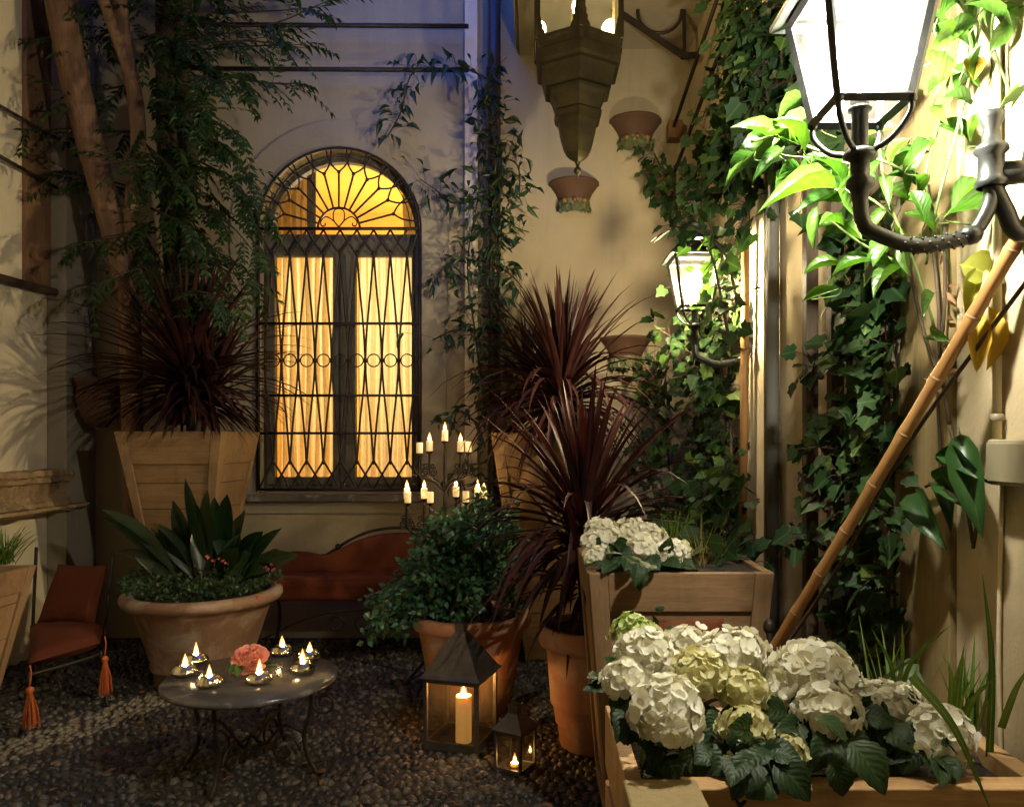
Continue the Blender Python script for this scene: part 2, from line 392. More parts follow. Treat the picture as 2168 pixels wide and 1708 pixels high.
# ------------------------------------------------------------------ leaves
def tmpl(rows, cols):
    """rows: (t, halfwidth, z) along the midrib; cols: (w, zfold) across"""
    v = []; a = []; f = []; m = len(cols)
    for t, w, z in rows:
        for c, zf in cols: v.append((t, w * c, z + zf * w)); a.append((t, c))
    for i in range(len(rows) - 1):
        for j in range(m - 1): f.append((i * m + j, (i + 1) * m + j, (i + 1) * m + j + 1, i * m + j + 1))
    return np.array(v), f, np.array(a)
FOLD = [(-1, .25), (0, 0), (1, .25)]
T_LANCE = tmpl([(0, .03, 0), (.15, .6, .02), (.35, 1, .02), (.6, .85, -.03), (.82, .45, -.1), (1, .02, -.2)], FOLD)
T_SMALL = (np.array([(0, 0, 0), (.42, 1, .06), (.45, 0, -.02), (.42, -1, .06), (1, 0, -.08)]), [(0, 2, 1), (0, 3, 2), (1, 2, 4), (2, 3, 4)],
           np.array([(0, 0), (.42, 1), (.45, 0), (.42, -1), (1, 0)]))
T_BROAD = tmpl([(0, .04, 0), (.08, .06, .0), (.2, .55, .02), (.4, .95, .04), (.62, 1, .02), (.82, .65, -.04), (.94, .25, -.1), (1, .02, -.14)], FOLD)
def T_OVATE():
    rows = []
    for i in range(13):
        t = i / 12; w = math.sin(math.pi * t ** .75) ** .8 if 0 < t < 1 else .02
        rows.append((t, max(w * (1.06 if i % 2 else .94), .02), .06 * math.sin(t * 3.1) - .16 * t * t))
    return tmpl(rows, [(-1, .10), (-.5, .12), (0, 0), (.5, .12), (1, .10)])
T_HYD = T_OVATE()
_iv = [(0.02, .0), (-.14, .40), (.08, .90), (.30, .70), (.50, .84), (.64, .46), (1.0, 0), (.64, -.46), (.50, -.84), (.30, -.70), (.08, -.90), (-.14, -.40)]
T_IVY = (np.array([(.3, 0, -.04)] + [(t, w, .05 * abs(w) - .1 * max(t, 0) ** 2) for t, w in _iv]), [(0, i + 1, (i + 1) % 12 + 1) for i in range(12)],
         np.array([(.3, 0)] + [(t, w) for t, w in _iv]))
_pt = [(0, .08), (.28, .40), (.6, .56), (.88, .42), (.98, .16), (.94, 0), (.98, -.16), (.88, -.42), (.6, -.56), (.28, -.40), (0, -.08)]
T_PETAL = (np.array([(.55, 0, .02)] + [(t, w, .16 * t * t + .10 * abs(w)) for t, w in _pt]), [(0, i + 1, i + 2) for i in range(10)] + [(0, 11, 1)],
           np.array([(.55, .5)] + [(t, .5) for t, w in _pt]))
def leaf(mb, T, base, d, nrm, L, W):
    d = norm(d); s = np.cross(nrm, d); s = norm(s); n = np.cross(d, s)
    v = T[0]; mb.add(np.asarray(base) + L * v[:, :1] * d + W * v[:, 1:2] * s + L * v[:, 2:] * n, T[1], T[2])
def blade(mb, base, d, L, W, droop, n=7, fold=.25, prof=None, side=None):
    """sword leaf that leaves base along d and bends down"""
    d = norm(d); p = np.array(base, float); st = L / n; V = []; A = []
    s = norm(np.cross(d, (0, 0, 1))) if side is None else norm(side)
    if abs(d[2]) > .97 and side is None: s = norm(np.cross(d, rv()))
    for i in range(n + 1):
        t = i / n; w = W * (prof(t) if prof else (min(1, .45 + 3 * t) * (1 - t ** 2.2) + .02)) * .5
        up = np.cross(s, d)
        V += [p - s * w + up * w * fold * 2, p, p + s * w + up * w * fold * 2]; A += [(t, -1), (t, 0), (t, 1)]
        d = norm(d + np.array((0, 0, -droop * st * (0.4 + 1.6 * t)))); p = p + d * st
    mb.add(V, [(i * 3 + j, i * 3 + j + 1, i * 3 + j + 4, i * 3 + j + 3) for i in range(n) for j in (0, 1)], A)

def along(pts, n):
    """n random positions on a polyline with tangents"""
    p = np.array(pts); seg = np.linalg.norm(p[1:] - p[:-1], axis=1); cum = np.concatenate([[0], np.cumsum(seg)])
    for _ in range(n):
        x = U(0, cum[-1]); i = min(int(np.searchsorted(cum, x)) - 1, len(seg) - 1); i = max(i, 0)
        f = (x - cum[i]) / max(seg[i], 1e-6); yield p[i] + (p[i + 1] - p[i]) * f, norm(p[i + 1] - p[i]), x / cum[-1]
def climber(name, label, stems, leafm, stemm, T, dens, L, WR, spread, out, droop=.5, cat='climbing plant', srad=.006, parts=True, leafs2=None, petiole=True):
    """stems: list of polylines (world). out: direction away from the wall."""
    base = min((p for s in stems for p in s), key=lambda q: q[2])
    t = thing(name, base, label, cat); sm = MB(); lm = MB(); lm2 = MB(); out = norm(out)
    for s in stems:
        c = crv(s, 5); tube(sm, c, lerpr(srad, srad * .5, len(c)), 6)
        ln = sum(np.linalg.norm(c[i + 1] - c[i]) for i in range(len(c) - 1))
        for p, tg, x in along(c, max(3, int(ln * dens))):
            off = rv(spread) ; off = off - out * min(np.dot(off, out), 0) * 1.6
            q = p + off
            if petiole and np.linalg.norm(off) > .012: tube(sm, [p, p + off * .55 + np.array((0, 0, .01)), q], .0016, 3, False)
            d = norm(norm(off) * .8 + out * U(0, .6) + np.array((0, 0, -droop * U(.2, 1.3))) + rv(.35))
            nn = norm(out + np.array((0, 0, .5)) + rv(.6)); l = L * U(.45, 1.3)
            tgt = lm2 if (leafs2 and rnd.random() < leafs2[1]) else lm
            leaf(tgt, T, q, d, nn, l, l * WR * U(.85, 1.15))
    sm.build('stem', stemm, t); lm.build('foliage', leafm, t)
    if leafs2 and lm2.n: lm2.build('young_foliage', leafs2[0], t)
    return t

# ================================================================== SETTING: ground and pebble paving
g = MB(); bx(g, (-12, -8, -.25), (12, 14, 0)); struct(g.build('ground', MORTAR, None, False))
def pebbles():
    m, nt, bs = newmat('river pebble')
    gm = N(nt, 'ShaderNodeNewGeometry')
    r = nt.nodes.new('ShaderNodeValToRGB'); el = r.color_ramp.elements
    cols = [(.012, .012, .012), (.025, .023, .02), (.042, .036, .027), (.018, .018, .019), (.085, .07, .05), (.036, .022, .016), (.11, .10, .085)]
    while len(el) < len(cols): el.new(.5)
    for i, c in enumerate(cols): el[i].position = i / len(cols); el[i].color = rgba(c)
    r.color_ramp.interpolation = 'CONSTANT'
    nt.links.new(gm.outputs['Random Per Island'], r.inputs['Fac'])
    at = N(nt, 'ShaderNodeAttribute', attribute_name='leaf'); sp = N(nt, 'ShaderNodeSeparateXYZ'); nt.links.new(at.outputs['Vector'], sp.inputs[0])
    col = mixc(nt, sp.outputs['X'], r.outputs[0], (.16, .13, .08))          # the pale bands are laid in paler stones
    nf = noise(nt, coords(nt), 70, 4, .6)
    col = mixc(nt, ramp(nt, nf, (0, 0, 0), (.5, .5, .5), .4, .7).outputs[0], col, (.05, .045, .04))
    nt.links.new(col, bs.inputs['Base Color']); bs.inputs['Roughness'].default_value = .5
    bump(nt, bs, nf, .12, .004)
    mb = MB(); n = 8; sp_ = .045; rr = random.Random(3)
    prof = ((1.0, -.25), (.96, .28), (.62, .68), (0.02, .86))
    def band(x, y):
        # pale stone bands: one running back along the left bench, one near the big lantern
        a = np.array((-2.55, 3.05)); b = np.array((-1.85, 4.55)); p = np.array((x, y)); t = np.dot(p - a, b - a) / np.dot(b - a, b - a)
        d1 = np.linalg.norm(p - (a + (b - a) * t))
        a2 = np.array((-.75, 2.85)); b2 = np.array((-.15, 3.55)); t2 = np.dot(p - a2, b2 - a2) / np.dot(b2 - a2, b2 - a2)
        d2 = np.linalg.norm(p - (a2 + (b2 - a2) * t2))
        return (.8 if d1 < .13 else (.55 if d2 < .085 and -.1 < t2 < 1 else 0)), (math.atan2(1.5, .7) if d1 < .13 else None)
    j = 0; y = 2.45
    while y < 5.45:
        x = -3.2 + (j % 2) * sp_ / 2
        while x < 1.05:
            px, py = x + rr.uniform(-.3, .3) * sp_, y + rr.uniform(-.3, .3) * sp_
            pale, an = band(px, py)
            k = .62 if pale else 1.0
            if not (pale and rr.random() < .0):
                a = rr.uniform(0, 3.14) if an is None else an + rr.uniform(-.3, .3)
                ra = sp_ * rr.uniform(.36, .70) * (1.0 if an is None else 1.05); rb = ra * rr.uniform(.6, .85) * (1 if an is None else .62); h = sp_ * rr.uniform(.34, .62)
                tx, ty = rr.uniform(-.25, .25), rr.uniform(-.25, .25); V = []
                for q, z in prof:
                    for i in range(n):
                        b = 2 * math.pi * i / n; ux, uy = q * ra * math.cos(b), q * rb * math.sin(b)
                        wx, wy = ux * math.cos(a) - uy * math.sin(a), ux * math.sin(a) + uy * math.cos(a)
                        V.append((px + wx, py + wy, z * h + tx * wx + ty * wy - .004))
                Fc = [(r_ * n + i, r_ * n + (i + 1) % n, (r_ + 1) * n + (i + 1) % n, (r_ + 1) * n + i) for r_ in range(3) for i in range(n)]
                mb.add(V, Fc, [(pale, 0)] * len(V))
            x += sp_
        y += sp_ * .87; j += 1
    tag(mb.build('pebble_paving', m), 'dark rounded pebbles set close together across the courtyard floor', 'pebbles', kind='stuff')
pebbles()

# ================================================================== BACK WALL with its arched window
WX = (720 - VPX) / F * BACK; WZS = P(0, 487, BACK)[2]; WR_ = .575; WZ0 = P(0, 1042, BACK)[2]
def arch(cx, zs, r, hw, z0, n=28):
    """closed outline, counter-clockwise from bottom left"""
    return [(cx - hw, z0), (cx + hw, z0)] + [(cx + r * math.cos(math.pi * i / n), zs + r * math.sin(math.pi * i / n)) for i in range(n + 1)]
HOLE = arch(WX, WZS, WR_, WR_, WZ0)
m = MB(); holed(m, [(-3.6, -.1), (1.7, -.1), (1.7, 7.2), (-3.6, 7.2)], HOLE, BACK, BACK + .24)
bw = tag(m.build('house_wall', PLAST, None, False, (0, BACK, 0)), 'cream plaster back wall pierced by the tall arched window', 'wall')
m = MB(); holed(m, arch(WX, WZS, .77, .735, P(0, 1086, BACK)[2]), arch(WX, WZS, WR_ + .004, WR_ + .004, WZ0 - .012), BACK - .016, BACK + .01)
m.build('arch_surround', PLASTG, bw, False, bevel=.003)
m = MB(); bx(m, (WX - .66, BACK - .07, WZ0 - .062), (WX + .63, BACK + .2, WZ0 - .012)); m.build('window_sill', MARBLE, bw, False, bevel=.006)
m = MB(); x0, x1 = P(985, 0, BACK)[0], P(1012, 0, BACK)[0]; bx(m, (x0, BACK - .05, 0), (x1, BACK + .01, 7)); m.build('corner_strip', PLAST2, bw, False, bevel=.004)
# window frame, sashes
y0, y1 = BACK + .10, BACK + .165
def wx(u): return WX + (u - 720) * BACK / F
def wq(u): return (u - VPX) / F * (BACK + .10)
def wz(v): return CAMZ - (v - VPY) * BACK / F
gl = [(wq(583), wq(706), wz(1011), wz(536)), (wq(753), wq(872), wz(1011), wz(536))]
m = MB()
# arched head ring and the square frame below, as one frame mesh
n = 28; ro, ri = WR_ - .002, WR_ - .06
V = []; 
for rr_, yy in ((ro, y0), (ri, y0), (ri, y1), (ro, y1)):
    V += [(WX + rr_ * math.cos(math.pi * i / n), yy, WZS + rr_ * math.sin(math.pi * i / n)) for i in range(n + 1)]
k = n + 1
m.add(V, [(a * k + i, a * k + i + 1, ((a + 1) % 4) * k + i + 1, ((a + 1) % 4) * k + i) for a in range(4) for i in range(n)])
zb, zt = WZ0 + .001, WZS
bx(m, (WX - ro, y0, zb), (wq(566), y1, zt - .004)); bx(m, (wq(877), y0, zb), (WX + ro, y1, zt - .004))
bx(m, (wq(566) + .001, y0 + .002, wz(527)), (wq(877) - .001, y1, wz(488)))
bx(m, (wq(566) + .001, y0 + .002, zb), (wq(877) - .001, y1, wz(1027)))
wf = m.build('window_frame', WINW, bw, False, bevel=.004)
for a, b, hin in ((wq(567), wq(729), 0), (wq(731), wq(876), 1)):
    ga, gb, g0, g1 = gl[hin]; s = MB()
    holed(s, [(a, wz(1026)), (b, wz(1026)), (b, wz(528)), (a, wz(528))], [(ga, g0), (gb, g0), (gb, g1), (ga, g1)], y0 - .015, y1 - .02)
    so = s.build('sash', WINW, wf, False, bevel=.003)
    s = MB(); s.add([(ga - .004, y0 + .015, g0 - .004), (gb + .004, y0 + .015, g0 - .004), (gb + .004, y0 + .015, g1 + .004), (ga - .004, y0 + .015, g1 + .004)], [(0, 1, 2, 3)])
    s.build('glass_pane', GLASSW, wf, False)
s = MB(); bx(s, (wq(722), y0 - .03, wz(1022)), (wq(737), y0 - .016, wz(533))); s.build('cover_strip', WINW, wf, False, bevel=.004)
s = MB(); s.add([(WX + (ri + .004) * math.cos(math.pi * i / n), y0 + .03, WZS + (ri + .004) * math.sin(math.pi * i / n)) for i in range(n + 1)], [tuple(range(n + 1))])
s.build('fanlight_pane', GLASSW, wf, False)
# wrought iron grille
gy = BACK - .035; gr = MB()
def G(u, v): return np.array((wx(u), gy, wz(v)))
for u in (551, 889): bx(gr, (wx(u) - .009, gy - .009, wz(1037)), (wx(u) + .009, gy + .009, wz(487)))
for v, h in ((487, .010), (1035, .008)): bx(gr, (wx(550), gy - .008, wz(v) - h), (wx(890), gy + .008, wz(v) + h))
for v in (687, 838, 917): bx(gr, (wx(552), gy - .018, wz(v) - .009), (wx(888), gy - .004, wz(v) + .009))
tube(gr, [np.array((WX + .565 * math.cos(math.pi * i / 40), gy, WZS + .565 * math.sin(math.pi * i / 40))) for i in range(41)], .010, 6)
tube(gr, [np.array((WX + .50 * math.cos(math.pi * i / 40), gy, WZS + .50 * math.sin(math.pi * i / 40))) for i in range(41)], .004, 5)
rad = .0078
cols = [582 + 35.2 * k for k in range(9)]
for i, u in enumerate(cols):
    for sgn in (-1, 1):
        if 552 < u + sgn * 17.6 < 890:
            tube(gr, crv([G(u, 540), G(u + sgn * 5, 600), G(u + sgn * 17.2, 762), G(u + sgn * 6, 900), G(u, 978)], 5), rad, 5)
        for (va, vm, vb) in ((540, 520, 490), (978, 1000, 1034)):
            ue = max(552, min(888, u + sgn * 35)); um = u + (ue - u) * .72
            tube(gr, crv([G(u + sgn * 2, va), G(u + sgn * 13, va + (vb - va) * .32), G(um, va + (vb - va) * .68), G(ue, vb)], 4), rad, 5)
    ball(gr, G(u, 540), .014, 8, 5, 1.3); ball(gr, G(u, 978), .014, 8, 5, 1.3)
    c = G(u, 764); tube(gr, [c + .044 * np.array((math.cos(a), 0, math.sin(a))) for a in np.linspace(0, 6.2832, 21)], .005, 5, False)
    if u + 17.6 < 885: ball(gr, G(u + 17.6, 764), .017, 8, 5, 1.1)
def FA(r, a): return G(720 + r * math.cos(a), 487 - r * math.sin(a))
for k in range(1, 12):
    a = math.pi * k / 12; h = math.pi / 24
    tube(gr, [FA(44, a), FA(119, a)], rad, 5); ball(gr, FA(119, a), .014, 8, 5)
    for sgn in (-1, 1):
        tube(gr, crv([FA(119, a), FA(132, a + sgn * h * .75), FA(148, a + sgn * h * 1.12), FA(166, a + sgn * h * .25 + sgn * h)], 5), rad * .85, 5)
tube(gr, [FA(44, math.pi * i / 24) for i in range(25)], rad, 6)
tube(gr, crv([FA(4, math.pi / 2), FA(20, math.pi / 2 + .55), FA(38, math.pi / 2 + .28), FA(42, math.pi / 2), FA(38, math.pi / 2 - .28), FA(20, math.pi / 2 - .55), FA(4, math.pi / 2)], 5), .005, 5)
for sgn in (-1, 1):
    tube(gr, crv([FA(3, math.pi / 2), G(720 + sgn * 12, 470), G(720 + sgn * 27, 462), G(720 + sgn * 38, 472), G(720 + sgn * 36, 481), G(720 + sgn * 29, 480), G(720 + sgn * 29, 475)], 5), .005, 5)
gr.build('window_grille', IRON, bw, True)
# lit room behind the window
m = MB(); rx0, rx1, ry0, ry1, rz0, rz1 = WX - 1.5, WX + 1.5, BACK + .245, BACK + 2.6, .6, 3.75
q = [(rx0, ry0, rz0), (rx1, ry0, rz0), (rx1, ry1, rz0), (rx0, ry1, rz0), (rx0, ry0, rz1), (rx1, ry0, rz1), (rx1, ry1, rz1), (rx0, ry1, rz1)]
m.add(q, [(0, 1, 2, 3), (4, 7, 6, 5), (3, 2, 6, 7), (0, 3, 7, 4), (1, 5, 6, 2)])
rm = m.build('room_interior', YELLOW, bw, False)
light('room_lamp', rm, (WX + .35, BACK + 1.5, 2.45), P_ROOM, (1, .90, .66), .12)
CURT = leafmat('cream curtain cloth', (.86, .80, .62), (.86, .80, .62), .8, .6, 0, .1, (1, .96, .8))
DRAPE = leafmat('brown drape', (.36, .27, .12), (.36, .27, .12), .8, .3, 0, .1, (1, .9, .6))
def wd(u, dy): return (u - VPX) / F * (BACK + dy)
def curtain(xa, xb, za, zb, y, mat, label, name='curtain', amp=.022, folds=15, seed=0):
    rr = random.Random(seed); m = MB(); nx, nz = folds * 16, 6; V = []
    ph = [rr.uniform(0, 6.28) for _ in range(4)]
    for i in range(nx + 1):
        t = i / nx; x = xa + (xb - xa) * t
        o = amp * (math.sin(t * folds * 6.283 + ph[0]) + .45 * math.sin(t * folds * .53 * 6.283 + ph[1]) + .3 * math.sin(t * folds * 1.7 * 6.283 + ph[2]))
        for j in range(nz + 1):
            V.append((x + .006 * math.sin(j * 1.3 + t * 9), y + o * (1 + .1 * math.sin(j + t * 5)), za + (zb - za) * j / nz))
    m.add(V, [(i * (nz + 1) + j, (i + 1) * (nz + 1) + j, (i + 1) * (nz + 1) + j + 1, i * (nz + 1) + j + 1) for i in range(nx) for j in range(nz)], [(.5, .5)] * len(V))
    return tag(m.build(name, mat), label, 'curtain')
curtain(wx(560), wx(722), wz(1032), wz(512), BACK + .31, CURT, 'pleated cream curtain glowing behind the left window sash', amp=.026, folds=9, seed=1)
curtain(wx(738), wx(884), wz(1032), wz(512), BACK + .31, CURT, 'pleated cream curtain glowing behind the right window sash', amp=.026, folds=9, seed=2)
curtain(wd(520, .42), wd(648, .42), wz(500), wz(300), BACK + .42, DRAPE, 'brown drape gathered at the left side of the fanlight', 'drape', .02, 7, 3)
curtain(wd(852, .46), wd(915, .46), wz(500), wz(300), BACK + .46, DRAPE, 'narrow brown drape at the right edge of the fanlight', 'drape', .02, 4, 4)
m = MB(); bx(m, (wd(650, .36), BACK + .36, wz(506)), (wd(668, .36), BACK + .38, wz(296))); tag(m.build('wooden_post', WINW, None, False), 'dark upright post seen through the arched fanlight', 'post')

# ================================================================== LEFT WALL
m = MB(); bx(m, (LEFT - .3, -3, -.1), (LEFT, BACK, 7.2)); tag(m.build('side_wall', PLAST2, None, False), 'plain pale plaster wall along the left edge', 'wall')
m = MB(); bx(m, (LEFT + .001, BACK - .35, 0), (LEFT + .13, BACK - .001, 7)); tag(m.build('corner_pilaster', PLASTG, None, False, bevel=.006), 'grey plaster pilaster in the left corner behind the vine', 'pilaster')
def lw(u, v): return P(u, v, -LEFT * F / (VPX - u))      # a point on the left wall plane
def on_left(u): return -LEFT * F / (VPX - u)
m = MB(); ya, yb = on_left(46), on_left(131); bx(m, (LEFT, ya, lw(100, 620)[2]), (LEFT + .03, yb, 6.5)); tag(m.build('wall_board', BROWNW, None, False, bevel=.003), 'broad reddish brown upright board fixed on the left wall', 'board')
for (a, b, r_, lab) in (((-60, 205), (132, 312), .010, 'dark iron rod running up the left wall above the others'), ((-60, 312), (102, 400), .011, 'dark iron rod below the upper one on the left wall')):
    A, B = P(*a, on_left(a[0])), P(*b, on_left(b[0])); A[0] += .07; B[0] += .07
    m = MB(); tube(m, [A, B], r_, 8); tag(m.build('iron_rod', IRON), lab, 'rod')
A, B = lw(-60, 578), lw(157, 632); A[0] += .055; B[0] += .055
m = MB(); tube(m, crv([A, (A + B) / 2 + np.array((0, 0, -.004)), B], 5), .026, 10); tag(m.build('timber_rail', DARKW), 'rough dark timber rail under the brown board', 'rail')
m = MB(); tube(m, [lw(48, 235) + np.array((.05, 0, 0)), lw(131, 238) + np.array((.05, 0, 0))], .005, 6); tag(m.build('wall_wire', IRON), 'thin wire stretched across the top of the brown board', 'wire')
# stone corbel
cz = lw(150, 990)[2]; m = MB(); yE = 5.18; yS = 4.2
prof = [(0, 0), (.17, .0), (.18, -.03), (.165, -.045), (.165, -.07), (.14, -.085), (.125, -.16), (.14, -.19), (.16, -.20), (.165, -.225)]
nY = 26; V = []; rr = random.Random(5)
for i in range(nY + 1):
    y = yS + (yE - yS) * i / nY
    for (px, pz) in prof: V.append((LEFT + px + rr.uniform(-.006, .006) - (.02 if i == nY and rr.random() < .5 else 0), y, cz + pz + rr.uniform(-.005, .005)))
    V.append((LEFT, y, cz - .225))
k = len(prof) + 1
m.add(V, [(i * k + j, i * k + j + 1, (i + 1) * k + j + 1, (i + 1) * k + j) for i in range(nY) for j in range(k - 1)] + [tuple(nY * k + j for j in range(k))])
sb = m.build('stone_corbel', STONE, None, False); tag(sb, 'weathered carved stone block jutting from the left wall', 'stone block')
m = MB(); V = []
for i in range(nY + 1):
    y = yS + (yE + .1 - yS) * i / nY; w = .20 + rr.uniform(-.018, .018); b = .018 if i < nY else .006
    V += [(LEFT, y, cz - .227), (LEFT + w, y, cz - .229), (LEFT + w + .01, y, cz - .229 - b), (LEFT + w - .03, y, cz - .258 - rr.uniform(0, .012)), (LEFT, y, cz - .262)]
m.add(V, [(i * 5 + j, i * 5 + j + 1, i * 5 + j + 6, i * 5 + j + 5) for i in range(nY) for j in range(4)] + [tuple(nY * 5 + j for j in range(5))])
m.build('base_slab', STONE, sb, False)

m = MB(); bx(m, (-6, -3.3, -.1), (4, -3.0, 7.2)); struct(m.build('wall', PLAST2, None, False))  # unseen rear wall, added to keep low sky light off the front

# ================================================================== RIGHT WALL and its fittings
def on_right(u): return RIGHT * F / (u - VPX)
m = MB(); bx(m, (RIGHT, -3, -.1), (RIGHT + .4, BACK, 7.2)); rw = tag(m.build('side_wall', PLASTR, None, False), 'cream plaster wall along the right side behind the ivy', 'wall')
m = MB(); bx(m, (RIGHT - .025, .4, 0), (RIGHT + .01, on_right(2045), 7)); m.build('near_pier', PLASTR, rw, False, bevel=.004)
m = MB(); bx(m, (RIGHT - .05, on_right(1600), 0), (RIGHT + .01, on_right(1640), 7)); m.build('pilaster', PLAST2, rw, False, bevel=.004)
bd = MB()
ya, yb = on_right(2040), on_right(1945); nb = 2
for i, (a, b) in enumerate(((2042, 1962), (1958, 1928))):
    m = MB(); bx(m, (RIGHT - .04 + .008 * i, on_right(a), 0), (RIGHT - .001, on_right(b), 6.8))
    tag(m.build('pine_board', PINEV, None, False, bevel=.003), ('wide knotty pine board standing behind the broad leaves', 'narrow pine batten beside the wide knotty board')[i], 'board')
m = MB(); tube(m, [(RIGHT - .035, on_right(1652), 0), (RIGHT - .035, on_right(1652), 6.8)], .030, 14); tag(m.build('downpipe', GREYP), 'blue grey downpipe on the right wall beside the ivy', 'pipe')
m = MB(); yA, yB = on_right(1925), on_right(1872); zt = CAMZ - (1218 - VPY) / F * yA
k = 7
for i in range(k):
    a, b = yA + (yB - yA) * i / k, yA + (yB - yA) * (i + 1) / k
    bx(m, (RIGHT - (.012 if i % 2 else .016), a, 0), (RIGHT - .001, b - .002, zt))
po = m.build('striped_panel', CREAMP, None, False); tag(po, 'low cream and green striped panel between ivy and pine board', 'panel')
m = MB()
for i in range(0, k, 2): 
    a, b = yA + (yB - yA) * i / k, yA + (yB - yA) * (i + 1) / k
    bx(m, (RIGHT - .018, a + .001, 0), (RIGHT - .0165, b - .003, zt - .004))
m.build('green_stripe', GREENP, po, False)
# ivy trellis posts
for i, (u0_, w_) in enumerate(((1735, .05), (1790, .045), (1862, .05))):
    y = on_right(u0_) * .97; m = MB(); bx(m, (RIGHT - .09, y - w_ / 2, 0), (RIGHT - .045, y + w_ / 2, 3.1))
    tag(m.build('trellis_post', DARKWV, None, False, bevel=.003), ('farthest of three dark trellis posts under the near ivy', 'middle of three dark trellis posts under the near ivy', 'nearest of three dark trellis posts under the near ivy')[i], 'post', 'trellis posts under the ivy')
# electric box and conduit
yA, yB = 1.62, (RIGHT - .07) * F / (2088 - VPX); zc_ = CAMZ - (1025 - VPY) / F * yB; zd = CAMZ - (930 - VPY) / F * yB
eb = thing('junction_box', (RIGHT - .09, (yA + yB) / 2, zc_), 'cream plastic junction box at the right edge', 'junction box')
m = MB(); bx(m, (RIGHT - .07, yA - .06, zc_), (RIGHT - .026, yB, zd)); m.build('case', PLASTIC, eb, False, bevel=.006)
m = MB(); bx(m, (RIGHT - .076, yA - .055, zc_ + .008), (RIGHT - .0705, yB - .008, zd - .008)); m.build('cover', PLASTIC, eb, False, bevel=.002)
ct = thing('conduit_pipe', (RIGHT - .04, on_right(2152), zd), 'thin pale conduit rising from the junction box', 'conduit')
m = MB(); tube(m, [(RIGHT - .042, on_right(2150), zd + .002), (RIGHT - .042, on_right(2150), 2.6)], .010, 8); m.build('pipe', PLAST2, ct)
for z in (zd + .05, zd + .2, zd + .36): 
    m = MB(); lathe(m, (RIGHT - .042, on_right(2150), z), [(.013, -.008), (.015, -.004), (.015, .004), (.013, .008)], 10); m.build('clip', PLASTIC, ct)
m = MB(); tube(m, crv([(RIGHT - .03, on_right(2150), zc_), (RIGHT - .034, on_right(2146), .9), (RIGHT - .028, on_right(2150), .5), (RIGHT - .03, on_right(2148), .1)], 6), .005, 6)
tag(m.build('cable', PLAST2), 'thin pale cable hanging below the junction box', 'cable')

# ================================================================== BALCONY OVERHEAD and ironwork
sz = P(0, 104, BACK)[2]
m = MB(); bx(m, (-.13, 2.2, sz), (RIGHT - .001, BACK - .001, sz + .22)); bs_ = tag(m.build('balcony_slab', SLABM, None, False), 'balcony slab overhead at the top of the right back wall', 'balcony')
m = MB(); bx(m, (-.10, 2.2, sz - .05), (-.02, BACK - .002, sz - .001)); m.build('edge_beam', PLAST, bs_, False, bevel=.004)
m = MB(); bx(m, (LEFT + .001, -2.99, 4.42), (RIGHT - .001, 3.3, 4.62)); struct(m.build('sky_shade_ceiling', SLABM, None, False))   # unseen slab added so that only the back of the courtyard sees the sky
db = thing('balcony_bracket', P(1478, 119, 5.0), 'black iron bracket with a ring below the balcony', 'bracket'); m = MB()
def flat(m, a, b, w, t, y): 
    a, b = np.array(a), np.array(b); d = b - a; d = d / np.hypot(*d); nn = np.array((-d[1], d[0])) * w / 2
    q = [a - nn, b - nn, b + nn, a + nn]; prism(m, [tuple(x) for x in q], y - t / 2, y + t / 2)
bp = lambda u, v: (P(u, v, 5.0)[0], P(u, v, 5.0)[2])
flat(m, bp(1250, -15), bp(1447, 119), .035, .02, 5.0); flat(m, bp(1441, 119), bp(1480, 117), .036, .021, 5.0); flat(m, bp(1449, 110), bp(1447, -20), .022, .019, 5.0)
m.build('bar', IRON, db, False)
m = MB(); c = P(1397, 24, 5.0); tube(m, [c + .142 * np.array((math.cos(a), 0, math.sin(a))) for a in np.linspace(0, 6.2832, 33)], .011, 8, False); m.build('ring', IRON, db)
for a, b, r_, lab in ((P(1545, -80, 4.3), P(1427, 268, 5.2), .013, 'inner slanting iron stay rod below the balcony'), (P(1600, -90, 4.1), P(1424, 375, 5.3), .013, 'outer slanting iron stay rod beside the dark ivy')):
    m = MB(); tube(m, [a, b], r_, 8); tag(m.build('stay_rod', IRON), lab, 'rod')
m = MB(); a = P(1435, 262, 5.3); bx(m, (a[0] - .045, BACK - .12, a[2] - .06), (a[0] + .05, BACK - .001, a[2] + .06)); tag(m.build('wall_bracket', BROWNW, None, False, bevel=.004), 'small brown bracket block holding the stay rod', 'bracket')
for i, (v, lab) in enumerate(((55, 'upper of two dark iron tie rods across the back wall'), (148, 'lower of two dark iron tie rods above the arched window'))):
    m = MB(); a, b = P(330, v - 3, BACK - .14), P(992, v + 1, BACK - .14); tube(m, [a, b], .016, 8); tag(m.build('tie_rod', IRON), lab, 'rod', 'tie rods')
dp = thing('downpipe', P(1046, 1080, 5.3), 'dark copper downpipe wrapped by climber on the back wall', 'pipe')
m = MB(); xx = P(1046, 0, 5.36)[0]; tube(m, [(xx, 5.36, 0), (xx, 5.36, 6.8)], .046, 16); m.build('pipe', surf('dark copper pipe', (.06, .04, .03), (.04, .03, .03), 6, .4, .5, 40, .1), dp)
for z in (P(0, 148, 5.36)[2], P(0, 700, 5.36)[2]):
    m = MB(); lathe(m, (xx, 5.36, z), [(.047, -.015), (.054, -.012), (.054, .012), (.047, .015)], 14); bx(m, (xx + .045, 5.35, z - .01), (xx + .075, 5.37, z + .01)); m.build('pipe_clamp', IRON, dp)
